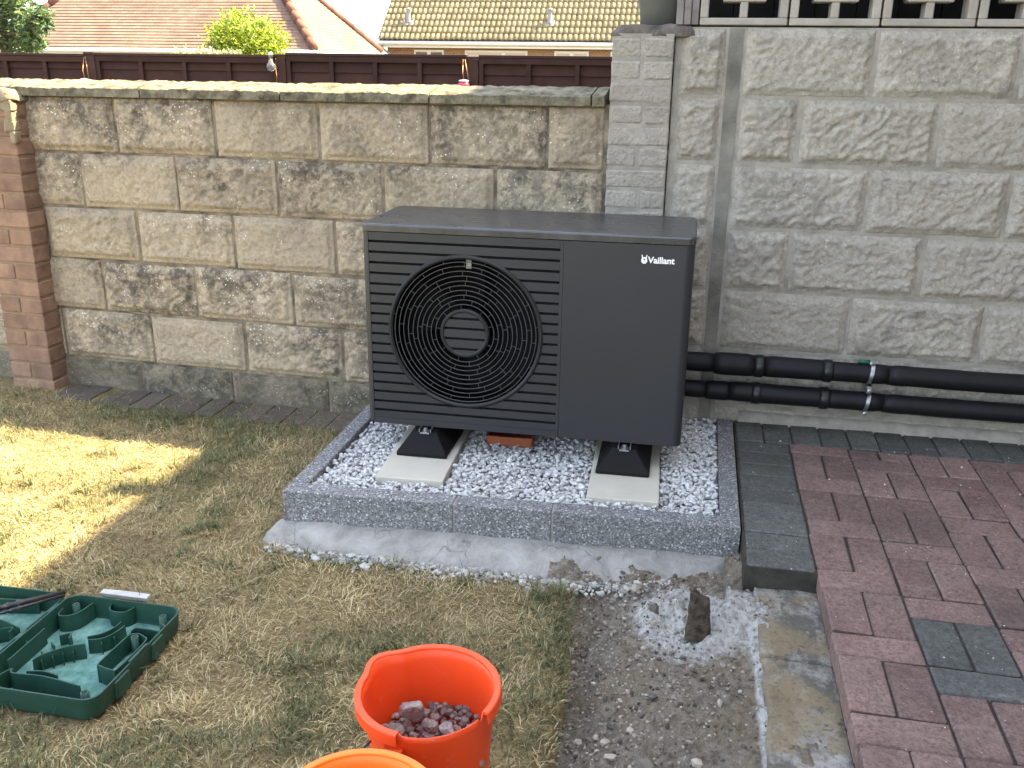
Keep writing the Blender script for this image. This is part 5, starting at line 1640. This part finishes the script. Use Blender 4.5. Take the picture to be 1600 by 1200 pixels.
# ================================================================== GRASS
def build_grass():
    g_ = np.random.default_rng(99)
    N_ = 330000
    # denser close to the camera's field of view
    x = g_.uniform(-1.3, 2.16, N_); y = g_.uniform(-2.75, .02, N_)
    wl = (x - 1.95) * math.tan(LA)
    dens = .72 + .55 * (fnoise(x, y, 5, 70) - .5) * 2
    ok = g_.random(N_) < dens
    ok &= x < lawn_edge(y) + .02
    ok &= ~((x > 1.075) & (y > -1.075 - .045 * np.clip((x - 1.1) / .3, 0, 1)))     # kerb and haunch
    ok &= ~((x > .475) & (x < 1.125) & (y > -1.935) & (y < -1.55))
    ok &= ~(((x - 1.922) ** 2 + (y + 2.003) ** 2) < .095 ** 2) & ~(((x - 1.886) ** 2 + (y + 2.338) ** 2) < .095 ** 2)
    strip = y > wl - .205
    ok &= ~(strip & ((x > -.42) & (x < 1.2)) & (g_.random(N_) > .05 + .35 * np.exp(-((x - .47) / .16) ** 2) + .25 * (y < wl - .16)))
    ok &= y < wl - .005
    x, y = x[ok], y[ok]; wl = wl[ok]
    # rooted tufts: blades fanning out from common centres
    T_ = 420; pick = g_.integers(0, len(x), T_); tx, ty = x[pick], y[pick]
    cnt = g_.integers(18, 60, T_); idx_ = np.repeat(np.arange(T_), cnt)
    ax_ = tx[idx_] + g_.normal(0, .007, len(idx_)); ay_ = ty[idx_] + g_.normal(0, .007, len(idx_))
    tuft_az = np.arctan2(ay_ - ty[idx_], ax_ - tx[idx_]) + g_.normal(0, .5, len(idx_))
    tuft_green = (g_.random(T_) < .55)[idx_]
    n0 = len(x)
    x = np.concatenate([x, ax_]); y = np.concatenate([y, ay_]); wl = np.concatenate([wl, wl[pick][idx_]]); n = len(x)
    in_tuft = np.arange(n) >= n0
    green = fnoise(x, y, 4.5, 80, 3)
    green = green + .42 * np.exp(-((x - .55) / .38) ** 2 - ((y - wl + .22) / .12) ** 2) + .16 * np.exp(-((x - 1.0) / .12) ** 2 - ((y + 1.05) / .2) ** 2) + .1 * np.exp(-((lawn_edge(y) - x) / .12) ** 2)
    isg = g_.random(n) < np.clip((green - .53) * 3.6, .03, .75)
    isg[n0:] = tuft_green & (g_.random(n - n0) < .85)
    tuft = fnoise(x, y, 16, 85, 2)
    L_ = g_.gamma(5, .0044, n) * (.7 + .7 * tuft); L_ = np.where(isg, L_ * 1.15, L_); L_ = np.where(in_tuft, L_ * 1.35, L_)
    long_ = g_.random(n) < .01; L_ = np.where(long_, L_ * 1.9, L_); L_ = np.clip(L_, .008, .095)
    az = g_.uniform(0, 2 * PI, n) * .75 + 6.3 * fnoise(x, y, 11, 90, 2)
    az[n0:] = tuft_az
    lean = np.where(isg | in_tuft, g_.uniform(.35, 1.2, n), g_.uniform(.75, 1.5, n))
    lean = np.where(long_ & ~isg, g_.uniform(1.1, 1.5, n), lean)
    w = g_.uniform(.0007, .0015, n) * np.where(isg, 1.15, 1.0)
    dx, dy = np.cos(az), np.sin(az)
    z0 = lawn_h(x, y) - .002
    edge_lift = 0
    h1, r1 = L_ * .5 * np.cos(lean * .75), L_ * .5 * np.sin(lean * .75)
    h2, r2_ = h1 + L_ * .5 * np.cos(np.minimum(lean * 1.25, 1.62)), r1 + L_ * .5 * np.sin(np.minimum(lean * 1.25, 1.62))
    twist = g_.normal(0, .25, n)
    sx, sy = -dy * w, dx * w
    ex2 = twist * L_ * .3
    P0 = np.stack([x, y, z0], 1); S = np.stack([sx, sy, np.zeros(n)], 1)
    P1 = np.stack([x + dx * r1, y + dy * r1, z0 + h1], 1)
    P2 = np.stack([x + dx * r2_ - dy * ex2, y + dy * r2_ + dx * ex2, z0 + h2], 1)
    V = np.stack([P0 - S, P0 + S, P1 + S * .8, P1 - S * .8, P2], 1).reshape(-1, 3)
    b_ = (np.arange(n) * 5)[:, None]
    F = np.concatenate([b_ + np.array([0, 1, 2]), b_ + np.array([0, 2, 3]), b_ + np.array([3, 2, 4])], 0)
    straw = np.array([[.40, .32, .165], [.49, .41, .225], [.31, .24, .12], [.56, .48, .29], [.24, .185, .10], [.44, .37, .205]])
    grn = np.array([[.11, .135, .06], [.15, .17, .08], [.20, .205, .105], [.085, .105, .05]])
    dry = straw[g_.integers(0, len(straw), n)]; gg = grn[g_.integers(0, len(grn), n)]
    tone = .45 + 1.05 * fnoise(x, y, 6, 95, 4)
    c = np.where(isg[:, None], gg, dry * tone[:, None]) * g_.uniform(.8, 1.2, (n, 1))
    me = array_mesh('grass', V, F, np.repeat(c, 5, 0), MT['grass'])
    tag(link_obj('grass', me), 'parched straw-coloured lawn grass with scattered green tufts', 'grass', kind='stuff')
build_grass()
